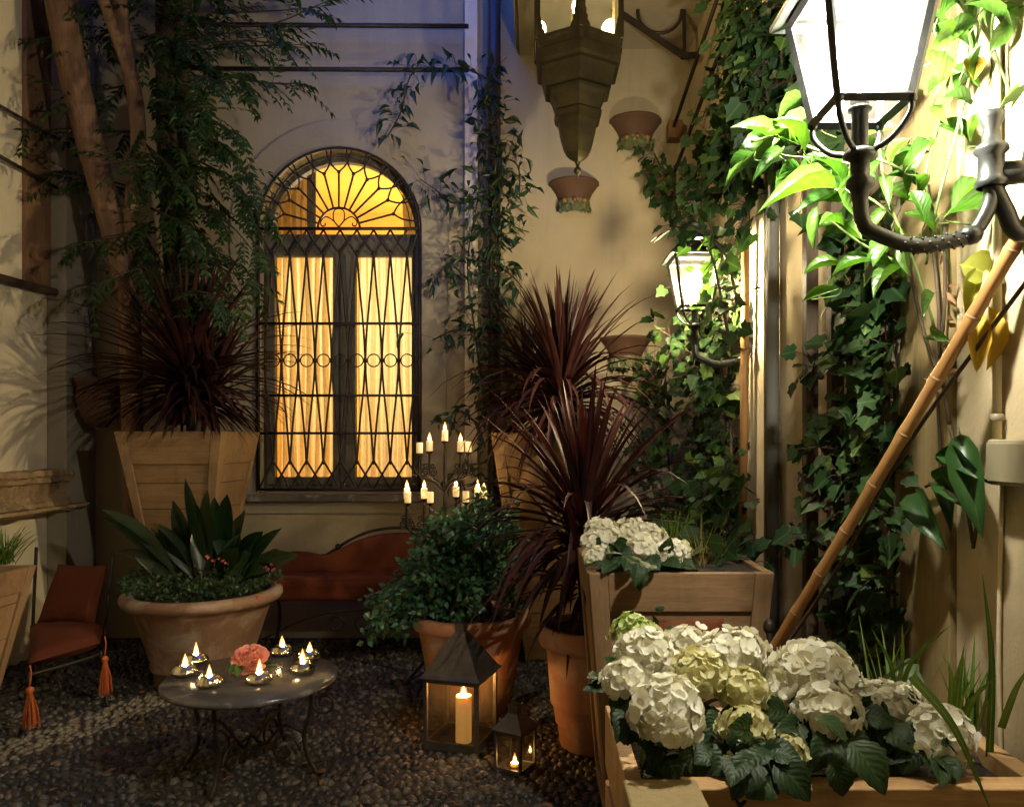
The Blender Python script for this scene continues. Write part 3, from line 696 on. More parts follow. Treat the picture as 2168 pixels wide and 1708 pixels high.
# terracotta wall sconces
def sconce(u, v, w, lab, mat=TERRAD, y=BACK, fruit=True):
    c = P(u, v, y); r0 = w / F * y / 2; t = thing('wall_planter', (c[0], y, c[2] - r0), lab, 'wall planter', 'terracotta wall planters')
    o = (c[0], y, c[2]); n = 18
    m = MB(); lathe(m, o, [(r0 * .52, -r0 * .85), (r0 * .6, -r0 * .7), (r0 * .72, -r0 * .42), (r0 * .93, -r0 * .12), (r0, -.015), (r0 * 1.0, 0), (r0 * .93, 0), (r0 * .88, -.03)], n, math.pi, 2 * math.pi); 
    lathe(m, o, [(.001, -r0 * .85), (r0 * .52, -r0 * .85)], n, math.pi, 2 * math.pi); m.build('bowl', mat, t)
    m = MB(); V = []
    for i in range(70):
        a = math.pi + math.pi * (i + .5) / 70; z = -r0 * U(.68, 1.02); q = r0 * (.58 + .0 * z)
        p = np.array((o[0] + q * math.cos(a), o[1] + q * math.sin(a), o[2] + z)); nrm = np.array((math.cos(a), math.sin(a), 0))
        leaf(m, T_SMALL, p, np.array((U(-.6, .6), 0, -1)) + .3 * nrm, nrm + rv(.3), r0 * .28, r0 * .12)
    lathe(m, o, [(r0 * .25, -r0 * 1.12), (r0 * .6, -r0 * 1.02), (r0 * .62, -r0 * .72)], n, math.pi, 2 * math.pi)
    m.build('leaf_garland', GARLAND, t)
    if fruit:
        for i, fm in enumerate((FRUITY, FRUITR, FRUITY)):
            a = math.pi * (1.3 + .2 * i); m = MB(); ball(m, (o[0] + r0 * .66 * math.cos(a), o[1] + r0 * .66 * math.sin(a), o[2] - r0 * .8), r0 * .10); m.build('fruit', fm, t)
sconce(1345, 258, 110, 'terracotta wall planter with fruit, highest on the back wall')
sconce(1215, 390, 107, 'terracotta wall planter directly under the hanging lantern')
sconce(1325, 716, 112, 'terracotta wall planter half hidden by the tall red cordyline', TERRAD, BACK, False)
c = lw(205, 815); hp = thing('hanging_pot', (-2.95, 5.2, 1.5), 'dark red terracotta pot hanging in the left corner', 'pot')
m = MB(); o = (-2.93, 5.25, P(0, 905, 5.25)[2]); lathe(m, o, [(.001, 0), (.05, .0), (.11, .08), (.14, .2), (.13, .29), (.15, .31), (.15, .33), (.125, .33), (.12, .25)], 20); m.build('bowl', TERRAD, hp)
m = MB(); tube(m, [(o[0], o[1], o[2] + .25), (o[0] - .1, o[1] + .05, o[2] + .8)], .004, 5); m.build('hanger', IRON, hp)

# ================================================================== LAMPS
def wall_lamp(X, Y, Z, s, label, power, wallx, bulbm):
    """lantern on a curved arm; Z is the bottom of the glass body"""
    t = thing('wall_lamp', (X, Y, Z), label, 'wall lamp')
    b, tp, h = .077 * s, .118 * s, .245 * s
    cb = [(X - b, Y - b, Z), (X + b, Y - b, Z), (X + b, Y + b, Z), (X - b, Y + b, Z)]
    ctp = [(X - tp, Y - tp, Z + h), (X + tp, Y - tp, Z + h), (X + tp, Y + tp, Z + h), (X - tp, Y + tp, Z + h)]
    m = MB(); w = .0105 * s
    for i in range(4):
        tube(m, [cb[i], ctp[i]], w * 1.0, 4); j = (i + 1) % 4
        tube(m, [cb[i], cb[j]], w * 1.15, 4); tube(m, [ctp[i], ctp[j]], w, 4)
    m.build('lantern_frame', IRONBLK, t, False)
    for i in range(4):
        j = (i + 1) % 4; m = MB(); m.add([cb[i], cb[j], ctp[j], ctp[i]], [(0, 1, 2, 3)]); m.build('glass_pane', GLASSC, t, False)
    m = MB(); e = tp + .035 * s
    lathe(m, (X, Y, Z + h), [(e * 1.414, .004), (e * 1.414, .016 * s), (tp * 1.1 * 1.414, .035 * s), (.055 * s * 1.414, .12 * s), (.045 * s, .125 * s), (.05 * s, .15 * s), (.02 * s, .17 * s), (.024 * s, .19 * s), (.001, .21 * s)], 4, phase=math.pi / 4)
    lathe(m, (X, Y, Z + h), [(tp * 1.414, .006), (e * 1.414, .003)], 4, phase=math.pi / 4)
    m.build('lantern_roof', IRONBLK, t, False)
    # neck, corner scrolls, collar
    m = MB(); lathe(m, (X, Y, Z - .085 * s), [(.018 * s, 0), (.018 * s, .082 * s), (.026 * s, .085 * s), (.026 * s, .09 * s), (.018 * s, .092 * s)], 10)
    for i in range(4):
        p = np.array(cb[i]); q = np.array((X, Y, Z)); dd = (p - q)
        tube(m, crv([p, p * .97 + q * .03 + np.array((0, 0, -.035 * s)), q + dd * .62 + np.array((0, 0, -.078 * s)), q + dd * .15 + np.array((0, 0, -.098 * s))], 5), .0065 * s, 6)
        ball(m, p + np.array((0, 0, -.004)), .012 * s, 8, 5)
    m.build('neck', IRONBLK, t)
    m = MB(); lathe(m, (X, Y, Z - .20 * s), [(.017 * s, 0), (.02 * s, .02 * s), (.030 * s, .03 * s), (.030 * s, .045 * s), (.02 * s, .055 * s), (.021 * s, .085 * s), (.036 * s, .092 * s), (.036 * s, .105 * s), (.03 * s, .112 * s), (.01 * s, .12 * s)], 16)
    m.build('collar', IRONBLK, t)
    off = wallx - X; zc0 = Z - .19 * s
    arm = crv([(X, Y, zc0), (X + .008, Y, zc0 - .06 * s), (X + .045 * s, Y, zc0 - .085 * s), (X + .12 * s, Y, zc0 - .108 * s), (X + .2 * s, Y, zc0 - .098 * s), (X + .25 * s, Y, zc0 - .08 * s), (X + .285 * s, Y, zc0 - .02 * s), (X + .29 * s, Y, zc0 + .03 * s)], 6)
    m = MB(); tube(m, arm, .0165 * s, 12)
    for kk in (len(arm) // 2 + 8,):
        p = arm[kk]; ball(m, p, .027 * s, 10, 6, .8)
    for kk in range(len(arm) // 2 - 5, len(arm) // 2 + 8):      # twisted rope section
        p = arm[kk]
        for a in np.linspace(0, 6.28, 5)[:4]:
            ball(m, np.array(p) + .017 * s * np.array((0, math.cos(a + kk * .7), math.sin(a + kk * .7))), .0038 * s, 6, 4)
    m.build('arm', IRONBLK, t)
    xe = X + .29 * s
    m = MB(); lathe(m, (xe, Y, zc0 + .02 * s), [(.03 * s, 0), (.036 * s, .01 * s), (.028 * s, .02 * s), (.026 * s, .07 * s), (.036 * s, .08 * s), (.034 * s, .09 * s), (.02 * s, .10 * s), (.017 * s, .13 * s), (.026 * s, .15 * s), (.027 * s, .165 * s), (.012 * s, .17 * s)], 14)
    tube(m, crv([(xe, Y, zc0 + .03 * s), (xe + .03 * s, Y, zc0 - .03 * s), (xe + .06 * s, Y, zc0 - .08 * s), (wallx - .005, Y, zc0 - .06 * s)], 5), .02 * s, 10)
    tube(m, [(xe + .01, Y, zc0 + .05 * s), (wallx - .005, Y, zc0 + .06 * s)], .026 * s, 10)
    m.build('elbow', IRONBLK, t)
    m = MB(); pl = [(-.05, -.16), (.05, -.16), (.07, -.10), (.055, .0), (.075, .10), (.05, .17), (0, .2), (-.05, .17), (-.075, .10), (-.055, 0), (-.07, -.10)]
    V = [(wallx - .022, Y + a * s, zc0 + z * s) for a, z in pl] + [(wallx - .001, Y + a * s, zc0 + z * s) for a, z in pl]; k = len(pl)
    m.add(V, [tuple(range(k)), tuple(range(2 * k - 1, k - 1, -1))] + [(i, i + k, (i + 1) % k + k, (i + 1) % k) for i in range(k)])
    m.build('wall_plate', IRONBLK, t, False, bevel=.006)
    m = MB(); lathe(m, (X, Y, Z + .006), [(.019 * s, 0), (.021 * s, .015 * s), (.02 * s, .042 * s), (.014 * s, .046 * s)], 14); so = m.build('lamp_socket', PLASTIC if False else TIN, t)
    m = MB(); bx(m, (X - .010 * s, Y - .0235 * s, Z + .012), (X + .010 * s, Y - .0215 * s, Z + .042)); m.build('paper_label', WHITEPAPER, so, False)
    m = MB(); lathe(m, (X, Y, Z + .052 * s), [(.016 * s, 0), (.03 * s, .03 * s), (.036 * s, .07 * s), (.03 * s, .10 * s), (.012 * s, .12 * s), (.001, .123 * s)], 14); m.build('bulb', bulbm, t)
    light('lamp_light', t, (X, Y, Z + .12 * s), power, (1, .94, .77) if bulbm is BULBE else (1, .80, .46), .042 * s)
    return t
NX, NY, NZ = .678, 1.62, 2.083
wall_lamp(NX, NY, NZ, .942, 'big black wall lantern glowing white at the top right', P_NEAR, RIGHT - .025, BULBE)
wall_lamp(.776, 3.75, 2.036, .92, 'smaller looking lit wall lantern half hidden in the ivy', P_FAR, RIGHT, BULBW)

def hanging_lantern():
    X, Y = (1223 - VPX) / F * 3.5, 3.5; px = 3.5 / F; S = lambda r: r * px / math.cos(R(30))
    zz = lambda v: CAMZ - (v - VPY) * px
    t = thing('hanging_lantern', (X, Y, zz(385)), 'large six sided brass and glass lantern hanging from the balcony', 'lantern')
    ph = R(-90)
    m = MB(); o = (X, Y, 0)
    lathe(m, o, [(S(1), zz(352)), (S(5), zz(343)), (S(15), zz(336)), (S(23), zz(327)), (S(29), zz(314)), (S(33.5), zz(298)), (S(37), zz(283)), (S(39), zz(270)), (S(41), zz(262))], 6, phase=ph)
    lathe(m, o, [(S(41), zz(262)), (S(47), zz(256)), (S(49), zz(246)), (S(45), zz(240)), (S(50), zz(225)), (S(53), zz(214)), (S(57), zz(206)), (S(58), zz(200))], 6, phase=ph)
    lathe(m, o, [(S(58), zz(200)), (S(67), zz(199)), (S(68), zz(194)), (S(75), zz(164)), (S(76), zz(160))], 6, phase=ph)
    lathe(m, o, [(S(76), zz(160)), (S(84), zz(157)), (S(86), zz(150)), (S(87), zz(130)), (S(85), zz(128)), (S(89), zz(112)), (S(89), zz(104)), (S(80), zz(102)), (S(10), zz(108))], 6, phase=ph)
    m.build('base', BRASS, t, False)
    m = MB(); lathe(m, o, [(.001, zz(386)), (.003, zz(378)), (.005, zz(370)), (.016, zz(366)), (.018, zz(361)), (.013, zz(356)), (.006, zz(353)), (.012, zz(346)), (.012, zz(341))], 12); m.build('finial', BRASS, t)
    ztop = zz(-85); rr_ = S(87)
    cor = [(X + rr_ * math.cos(ph + i * math.pi / 3), Y + rr_ * math.sin(ph + i * math.pi / 3)) for i in range(6)]
    for i in range(6):
        a, b = np.array(cor[i]), np.array(cor[(i + 1) % 6]); L = np.hypot(*(b - a)) / 2; md = (a + b) / 2; e = (b - a) / (2 * L)
        m = MB(); bx(m, (cor[i][0] - .010, cor[i][1] - .010, zz(110)), (cor[i][0] + .010, cor[i][1] + .010, ztop)); m.build('corner_post', BRASS, t, False, bevel=.003)
        m = MB(); q = [a + (b - a) * .05, b - (b - a) * .05]
        m.add([(q[0][0], q[0][1], zz(112)), (q[1][0], q[1][1], zz(112)), (q[1][0], q[1][1], ztop), (q[0][0], q[0][1], ztop)], [(0, 1, 2, 3)]); m.build('glass_pane', GLASSF, t, False)
        # pierced gothic edging along the foot and the sides of each pane
        nrm = np.array((e[1], -e[0])); 
        if np.dot(nrm, md - np.array((X, Y))) < 0: nrm = -nrm
        edge = [(-.80, -84), (-.80, 66), (-.74, 72), (-.76, 80), (-.68, 84), (-.70, 92), (-.60, 98), (-.55, 108), (-.46, 117), (-.2, 120), (.2, 120), (.46, 117), (.55, 108), (.60, 98), (.70, 92), (.68, 84), (.76, 80), (.74, 72), (.80, 66), (.80, -84)]
        m = MB(); V = []
        for s_, v_ in edge:
            p = md + e * L * s_ + nrm * .006; V.append((p[0], p[1], zz(v_)))
        for s_, v_ in edge:
            ss = .985 * (1 if s_ > 0 else -1) if abs(s_) > .46 else s_ * 1.6; vv = v_ if abs(s_) > .5 and v_ < 110 else 128
            p = md + e * L * max(-.985, min(.985, ss)) + nrm * .006; V.append((p[0], p[1], zz(vv)))
        k = len(edge); m.add(V, [(j, j + 1, k + j + 1, k + j) for j in range(k - 1)]); m.build('pane_edging', BRASS, t, False)
    m = MB(); lathe(m, o, [(rr_ * 1.15, ztop), (rr_ * 1.15, ztop + .03), (rr_ * .6, ztop + .14), (.03, ztop + .25), (.02, sz - .001)], 6, phase=ph); m.build('crown', BRASS, t, False)
    m = MB(); lathe(m, (X, Y, zz(40)), [(.012, -.14), (.012, 0), (.022, .03), (.026, .06), (.016, .09), (.001, .1)], 10); m.build('bulb', emit('lantern bulb glow', (1, .8, .45), 25), t)
    light('lantern_light', t, (X, Y, zz(-15)), P_HANG, (1, .74, .38), .05)
hanging_lantern()

# ================================================================== POTS, PLANTERS
def frustum_pt(c, wt, wb, h, z, sx, sy, rot):
    w = (wb + (wt - wb) * z / h) / 2; x, y = sx * w, sy * w
    return np.array((c[0] + x * math.cos(rot) - y * math.sin(rot), c[1] + x * math.sin(rot) + y * math.cos(rot), z))
def wood_planter(cx, cy, wt, wb, h, label, rot=0, soil=.05):
    c = (cx, cy); t = thing('wooden_planter', (cx, cy, 0), label, 'planter', 'tapered wooden planters')
    K = lambda z, sx, sy: frustum_pt(c, wt, wb, h, z, sx, sy, rot)
    def slab(z0, z1, side, s0, s1, out0, out1, mb):
        """board on one side between fractions s0..s1 and heights z0..z1, from depth out0 to out1"""
        a = side * math.pi / 2
        def q(z, s, o):
            w = (wb + (wt - wb) * z / h) / 2; x, y = s * w, -(w + o)
            X, Y = x * math.cos(a) - y * math.sin(a), x * math.sin(a) + y * math.cos(a)
            return np.array((cx + X * math.cos(rot) - Y * math.sin(rot), cy + X * math.sin(rot) + Y * math.cos(rot), z))
        hexa(mb, [q(z0, s0, out0), q(z0, s1, out0), q(z0, s1, out1), q(z0, s0, out1)], [q(z1, s0, out0), q(z1, s1, out0), q(z1, s1, out1), q(z1, s0, out1)])
    nP = max(4, int(h / .16))
    for side in range(4):
        m = MB()
        for i in range(nP):
            z0, z1 = h * i / nP + .002, h * (i + 1) / nP - .002
            slab(z0, z1 if i < nP - 1 else h - .012, side, -.80, .80, -.028 + .0012 * (i % 2), -.010 + .0012 * (i % 2), m)
        m.build('panel', OAK if side in (0, 2) else OAKV, t, False, bevel=.0015)
        m = MB()
        e = .999 if side % 2 == 0 else .955
        slab(.0, h, side, -e, -.795, -.03, .004, m); m.build('stile', OAKV, t, False, bevel=.004)
        m = MB(); slab(.0, h, side, .795, e, -.03, .004, m); m.build('stile', OAKV, t, False, bevel=.004)
        m = MB(); slab(h * .86, h - .001, side, -.794, .794, -.029, .002, m); m.build('rail', OAK, t, False, bevel=.003); m = MB(); slab(.02, h * .12, side, -.794, .794, -.029, .002, m); m.build('rail', OAK, t, False, bevel=.003)
    m = MB(); z = h - soil; m.add([K(z, -.9, -.9), K(z, .9, -.9), K(z, .9, .9), K(z, -.9, .9)], [(0, 1, 2, 3)]); m.build('soil', SOIL, t, False)
    return t
wood_planter(-2.23, 5.08, .66, .20, 1.45, 'tall tapered wooden planter left of the arched window')
wood_planter((1158 - VPX) / F * 4.95, 5.02, .68, .26, 1.44, 'tall tapered wooden planter behind the candelabra, under the larger cordyline')
PXC = ((1245 + 1640) / 2 - VPX) / F * 2.62
wood_planter(PXC, 2.62 + .31, .625, .47, .952, 'short tapered wooden planter with white hydrangeas on the right', soil=.015)
wood_planter(-2.66, 3.40, .60, .30, .805, 'tapered wooden planter cut by the left edge')

def pot(cx, cy, prof, label, mat, name='terracotta_pot', sub=None, soilz=None, soilr=None):
    t = thing(name, (cx, cy, 0), label, 'pot', 'terracotta pots')
    rr = random.Random(int(cx * 100)); p1, p2 = rr.uniform(0, 6), rr.uniform(0, 6)
    wob = lambda a, z: 1 + .006 * math.sin(3 * a + p1 + z * 4) + .004 * math.sin(7 * a + p2)
    k = sub or len(prof)
    m = MB(); lathe(m, (cx, cy, 0), prof[:k], 48, wob=wob); m.build('body', mat, t)
    if sub: 
        m = MB(); lathe(m, (cx, cy, 0), prof[k - 1:], 48, wob=wob); m.build('rim', mat, t)
    m = MB(); lathe(m, (cx, cy, 0), [(.001, soilz + .01), (soilr, soilz)], 30); m.build('soil', SOIL, t)
    return t
pot(-1.91, 4.50, [(.001, 0), (.25, 0), (.255, .03), (.262, .10), (.275, .105), (.282, .125), (.272, .135), (.325, .30), (.365, .43), (.372, .445), (.378, .46), (.374, .465), (.425, .475), (.438, .50), (.434, .525), (.41, .54), (.372, .535), (.36, .50)],
    'wide pale terracotta basin with a dark broad leaved plant', TERRAP, sub=10, soilz=.50, soilr=.365)
pot(-.325, 4.05, [(.001, 0), (.20, 0), (.225, .15), (.255, .33), (.272, .42), (.275, .43), (.278, .435), (.30, .44), (.308, .455), (.31, .485), (.303, .505), (.28, .51), (.265, .48)],
    'round terracotta pot holding the bushy green shrub', TERRA, sub=7, soilz=.475, soilr=.27)
pot(.275, 3.56, [(.001, 0), (.14, 0), (.155, .02), (.165, .105), (.175, .12), (.175, .13), (.185, .19), (.195, .205), (.197, .215), (.212, .42), (.218, .455), (.222, .46), (.245, .47), (.252, .49), (.252, .535), (.245, .555), (.225, .56), (.215, .53)],
    'tall ringed terracotta pot beside the short wooden planter', TERRA, sub=11, soilz=.525, soilr=.22)

# front planting box
FB = thing('planter_box', (.75, 1.5, 0), 'long raw pine planting box full of hydrangeas in the foreground', 'planter')
bz = .742
def bxt(u, v, y): return P(u, v, y)
x_l = .165
m = MB(); 
for i in range(4): bx(m, (x_l + .12, 1.468, bz - .19 * (i + 1) + .003), (RIGHT + .05, 1.524, bz - .19 * i - (.002 if i else 0)))
m.build('front_board', PINE, FB, False, bevel=.003)
m = MB(); bx(m, (.172, 1.385, 0), (.314, 1.505, bz + .004)); m.build('corner_post', PINEV, FB, False, bevel=.005)
m = MB(); 
for i in range(4): bx(m, (x_l + .02, 1.508, bz - .19 * (i + 1) + .003), (x_l + .055, 2.02, bz - .19 * i - .03 - (.002 if i else 0)))
m.build('side_board', PINE, FB, False, bevel=.003)
m = MB(); bx(m, (RIGHT - .10, 1.527, 0), (RIGHT - .055, 2.02, bz - .03)); m.build('side_board', PINE, FB, False, bevel=.003)
m = MB(); bx(m, (x_l + .056, 1.985, 0), (RIGHT - .101, 2.019, bz - .035)); m.build('back_board', PINE, FB, False, bevel=.003)
m = MB(); nx, ny = 36, 20; rr = random.Random(9)
m.add([(x_l + .057 + (RIGHT - .16 - x_l) * i / nx, 1.526 + .455 * j / ny, bz - .055 + rr.uniform(-.012, .012)) for i in range(nx + 1) for j in range(ny + 1)],
      [(i * (ny + 1) + j, (i + 1) * (ny + 1) + j, (i + 1) * (ny + 1) + j + 1, i * (ny + 1) + j + 1) for i in range(nx) for j in range(ny)])
m.build('soil', SOIL, FB)

# ================================================================== SEATING
def iron_chair_frame(t, pts, rad=.011):
    for nm, c in pts:
        m = MB(); tube(m, crv(c, 6) if len(c) > 2 else c, rad, 8); m.build(nm, IRON, t)
def cushion(name, label, corners, th, nrm, mat=ORANGE, puff=1.0, seed=0, group=None, cat='cushion'):
    """pillow spanned by 4 corners, thickness th along nrm"""
    rr = random.Random(seed); a, b, c_, d = [np.array(q, float) for q in corners]; nn = norm(nrm); k = 16; m = MB(); V = []
    for s in (1, -1):
        for i in range(k + 1):
            for j in range(k + 1):
                u_, v_ = i / k, j / k; p = a * (1 - u_) * (1 - v_) + b * u_ * (1 - v_) + c_ * u_ * v_ + d * (1 - u_) * v_
                ctr = (a + b + c_ + d) / 4; ex = 4 * u_ * (1 - u_); ey = 4 * v_ * (1 - v_)
                pin = 1 - .05 * puff * ((1 - ex) * ey + (1 - ey) * ex) * 0 ; h = th / 2 * (ex * ey) ** .35
                p = ctr + (p - ctr) * (1 - .045 * puff * (ex * (1 - ey) + ey * (1 - ex)))
                V.append(p + nn * s * (h + .004 * math.sin(5 * u_ + 3 * v_ + seed) * (ex * ey)))
    o = (k + 1) ** 2; Q = [(i * (k + 1) + j, (i + 1) * (k + 1) + j, (i + 1) * (k + 1) + j + 1, i * (k + 1) + j + 1) for i in range(k) for j in range(k)]
    m.add(V, Q + [tuple(reversed([x + o for x in q])) for q in Q]); 
    ob = m.build(name, mat); tag(ob, label, cat, group); return ob
def tassel(parent, p, L):
    m = MB(); c = np.array(p, float); tube(m, crv([c + np.array((0, 0, .10)), c + np.array((.006, 0, .06)), c + np.array((0, 0, .0))], 4), .004, 5)
    lathe(m, c, [(.004, 0), (.017, -.008), (.019, -.02), (.013, -.034), (.012, -.042)], 10)
    for i in range(46):
        a = U(0, 6.28); r1 = .011 * math.sqrt(U(.2, 1)); r2 = r1 * U(2.0, 4.2)
        tube(m, [c + np.array((r1 * math.cos(a), r1 * math.sin(a), -.036)), c + np.array((r2 * .8 * math.cos(a), r2 * .8 * math.sin(a), -.036 - L * .5)), c + np.array((r2 * math.cos(a), r2 * math.sin(a), -.036 - L * U(.9, 1.05)))], .0022, 3, False)
    m.build('tassel', SILK, parent)
# left bench with cushions
lb = thing('iron_bench', (-2.85, 4.1, 0), 'wrought iron bench in the left corner under orange cushions', 'bench')
A, B = np.array((-2.84, 4.42, .335)), np.array((-2.43, 4.36, .335)); Cc, D = np.array((-2.27, 4.08, .335)), np.array((-2.40, 3.70, .335))
iron_chair_frame(lb, [('leg', [A + (0, .03, .45), A, A * (1, 1, 0)]), ('leg', [B + (.05, .05, .42), B + (.03, 0, 0), B * (1, 1, 0) + (.0, .03, 0)]),
    ('leg', [Cc + (.0, 0, -.04), Cc + (.02, .0, -.2), Cc * (1, 1, 0) + (.05, -.02, 0)]), ('leg', [D + (0, 0, -.04), D + (.03, -.04, -.2), D * (1, 1, 0) + (-.03, -.02, 0)]),
    ('seat_rail', [B + (.02, 0, -.055), Cc + (0, 0, -.055), D + (0, 0, -.055)]), ('stretcher', [A * (1, 1, .4), (A + Cc) / 2 * (1, 1, .75), Cc * (1, 1, .3)])], .009)
bc = cushion('back_cushion', 'upright orange back cushion in the left corner bench', [A + (.02, .0, .02), B + (-.03, 0, .02), B + (-.005, .1, .345), A + (.07, .12, .34)], .13, (0, -1, .25), seed=2)
m = MB(); 
sc = cushion('seat_cushion', 'orange seat cushion with two tassels on the left corner bench', [D, Cc, B + (0, .05, 0), A + (-.05, .05, 0)], .12, (0, 0, 1), puff=.3, seed=3)
tassel(sc, D + (.03, -.035, -.095), .155); tassel(sc, Cc + (.035, -.02, -.06), .16)
# left bench scrolls below
for c, r_ in (((-2.45, 4.0, .14), .09), ((-2.3, 4.2, .13), .08)):
    m = MB(); scroll(m, c, r_, (.8, -.6, 0), (0, 0, 1), 1.3, 1, .006); m.build('scroll', IRON, lb)

# camel back sofa bench under the window
sfx = lambda u: (u - VPX) / F * 5.2
cb = thing('iron_sofa', (sfx(800), 5.15, 0), 'camel back iron garden sofa with rust orange upholstery below the window', 'sofa')
outl = [(578, 1182), (590, 1176), (612, 1171), (640, 1172), (668, 1178), (690, 1176), (712, 1165), (740, 1151), (772, 1140), (806, 1133), (840, 1131), (874, 1133), (908, 1140), (940, 1151), (968, 1165), (990, 1176), (1012, 1178), (1040, 1172), (1068, 1171), (1090, 1176), (1102, 1182)]
zb_ = CAMZ - (1235 - VPY) / F * 5.2
def sp(u, v, y=5.22): return np.array((sfx(u), y, CAMZ - (v - VPY) / F * 5.2))
m = MB(); pts = [(sfx(u), sp(u, v)[2]) for u, v in outl]; V = []
k = len(pts)
for y, sh in ((5.20, .018), (5.185, 0.0), (5.31, 0.0), (5.30, .018)):
    for j in range(7):
        for (x, z) in pts:
            zz_ = zb_ + (z - zb_) * (1 - j / 6); V.append((x, y - (.03 * math.sin(math.pi * j / 6) if y < 5.25 else 0) - (.012 if y < 5.25 and j > 0 else 0), zz_ - (sh if j == 0 else 0)))
def grid(o, rev): 
    q = [(o + j * k + i, o + j * k + i + 1, o + (j + 1) * k + i + 1, o + (j + 1) * k + i) for j in range(6) for i in range(k - 1)]
    return [tuple(reversed(x)) for x in q] if rev else q
F1 = grid(7 * k, False) + grid(14 * k, True) + [(7 * k + i, 14 * k + i, 14 * k + i + 1, 7 * k + i + 1) for i in range(k - 1)]
m.add(V, F1); m.build('back_upholstery', ORANGE, cb, bevel=.0)
m = MB(); bx(m, (sfx(572), 4.86, .385), (sfx(1108), 5.17, .525)); m.build('seat_upholstery', ORANGE, cb, False, bevel=.035, bseg=4)
m = MB(); bx(m, (sfx(566), 4.88, .386), (sfx(582), 5.3, .66)); bx(m, (sfx(1098), 4.88, .386), (sfx(1114), 5.3, .66)); m.build('arm_upholstery', ORANGE, cb, False, bevel=.02, bseg=3)
m = MB(); tube(m, crv([sp(672, 1186, 5.27), sp(700, 1168, 5.27), sp(735, 1146, 5.27), sp(780, 1127, 5.27), sp(840, 1119, 5.27), sp(900, 1127, 5.27), sp(945, 1146, 5.27), sp(980, 1168, 5.27), sp(1008, 1186, 5.27)], 5), .010, 8); m.build('top_rail', IRON, cb)
m = MB(); c_ = sp(710, 1160, 5.27); ball(m, c_, .022, 8, 6); m.build('finial', IRON, cb)
for x, y in ((sfx(578), 4.9), (sfx(1100), 4.9), (sfx(578), 5.28), (sfx(1100), 5.28)):
    m = MB(); tube(m, crv([(x, y, .39), (x + .02, y, .2), (x - .01, y, .02), (x - .03, y - .02, 0)], 5), .011, 8); m.build('leg', IRON, cb)
m = MB(); tube(m, crv([(sfx(590), 4.88, .15), (sfx(700), 4.87, .30), (sfx(840), 4.87, .34), (sfx(980), 4.87, .3), (sfx(1090), 4.88, .15)], 6), .006, 6)
for u in (740, 790, 900): tube(m, [np.array((sfx(u), 4.87, .25)) + .045 * np.array((math.cos(a), 0, math.sin(a))) for a in np.linspace(0, 6.283, 17)], .005, 5, False)
m.build('apron_scrolls', IRON, cb)
# chair tucked behind the front box, only its cushion showing
ch = thing('iron_chair', (.52, 2.3, 0), 'iron chair tucked between planter and flower box, cushion showing', 'chair')
for x, y in ((.30, 2.12), (.75, 2.12)):
    m = MB(); tube(m, [(x, y, 0), (x, y, .44)], .011, 8); m.build('leg', IRON, ch)
for x in (.30, .755):
    m = MB(); tube(m, crv([(x, 2.47, 0), (x, 2.45, .44), (x, 2.48, .7), (x, 2.50, .795)], 5), .011, 8); ball(m, (x, 2.50, .80), .02, 8, 6, 1.3); m.build('leg', IRON, ch)
m = MB(); bx(m, (.29, 2.11, .43), (.765, 2.46, .45)); m.build('seat', IRON, ch, False, bevel=.004)
cushion('back_cushion', 'orange cushion leaning on the short planter behind the hydrangeas', [P(1322, 1420, 2.38), P(1538, 1420, 2.38), P(1533, 1308, 2.48), P(1322, 1312, 2.48)], .12, (0, -1, .3), seed=6)

# ================================================================== TABLE, CANDLES, ROSE
TX, TY, TZ, TR = (532 - VPX) / F * 3.3, 3.3, .40, .356
tb = thing('round_table', (TX, TY, 0), 'low round marble topped table with curled iron legs and tealights', 'table')
m = MB(); lathe(m, (TX, TY, TZ - .026), [(.001, 0), (TR - .012, 0), (TR - .002, .005), (TR, .012), (TR - .001, .019), (TR - .008, .026), (.001, .026)], 72); m.build('tabletop', MARBLE, tb)
for a in (-100, -10, 80, 170):
    ca, sa = math.cos(R(a)), math.sin(R(a)); m = MB()
    q = lambda r, z: (TX + r * ca, TY + r * sa, z)
    tube(m, crv([q(.20, .372), q(.27, .35), q(.265, .26), q(.24, .17), q(.255, .08), q(.30, .005)], 6), .0095, 8)
    m.build('leg', IRON, tb)
    m = MB(); scroll(m, q(.33, .31), .06, (ca, sa, 0), (0, 0, 1), 1.3, math.pi * .8, .006); scroll(m, q(.15, .10), .07, (ca, sa, 0), (0, 0, 1), 1.2, 0, .006)
    tube(m, crv([q(.245, .17), q(.15, .20), q(.06, .12), q(.0, .15)], 5), .006, 6); m.build('scroll', IRON, tb)
m = MB(); tube(m, [(TX + .235 * math.cos(a), TY + .235 * math.sin(a), .362) for a in np.linspace(0, 6.283, 40)], .006, 6, False); m.build('ring_brace', IRON, tb)
def flame(parent, c, s=1.0, mat=FLAME):
    m = MB(); lathe(m, c, [(.001, 0), (.0042 * s, .004 * s), (.0055 * s, .010 * s), (.004 * s, .018 * s), (.0018 * s, .025 * s), (.0003, .030 * s)], 6); m.build('flame', mat, parent)
    m = MB(); lathe(m, c, [(.001, -.004 * s), (.008 * s, .004 * s), (.0105 * s, .013 * s), (.0075 * s, .026 * s), (.003 * s, .037 * s), (.0003, .045 * s)], 10); m.build('flame_halo', HALO, parent)
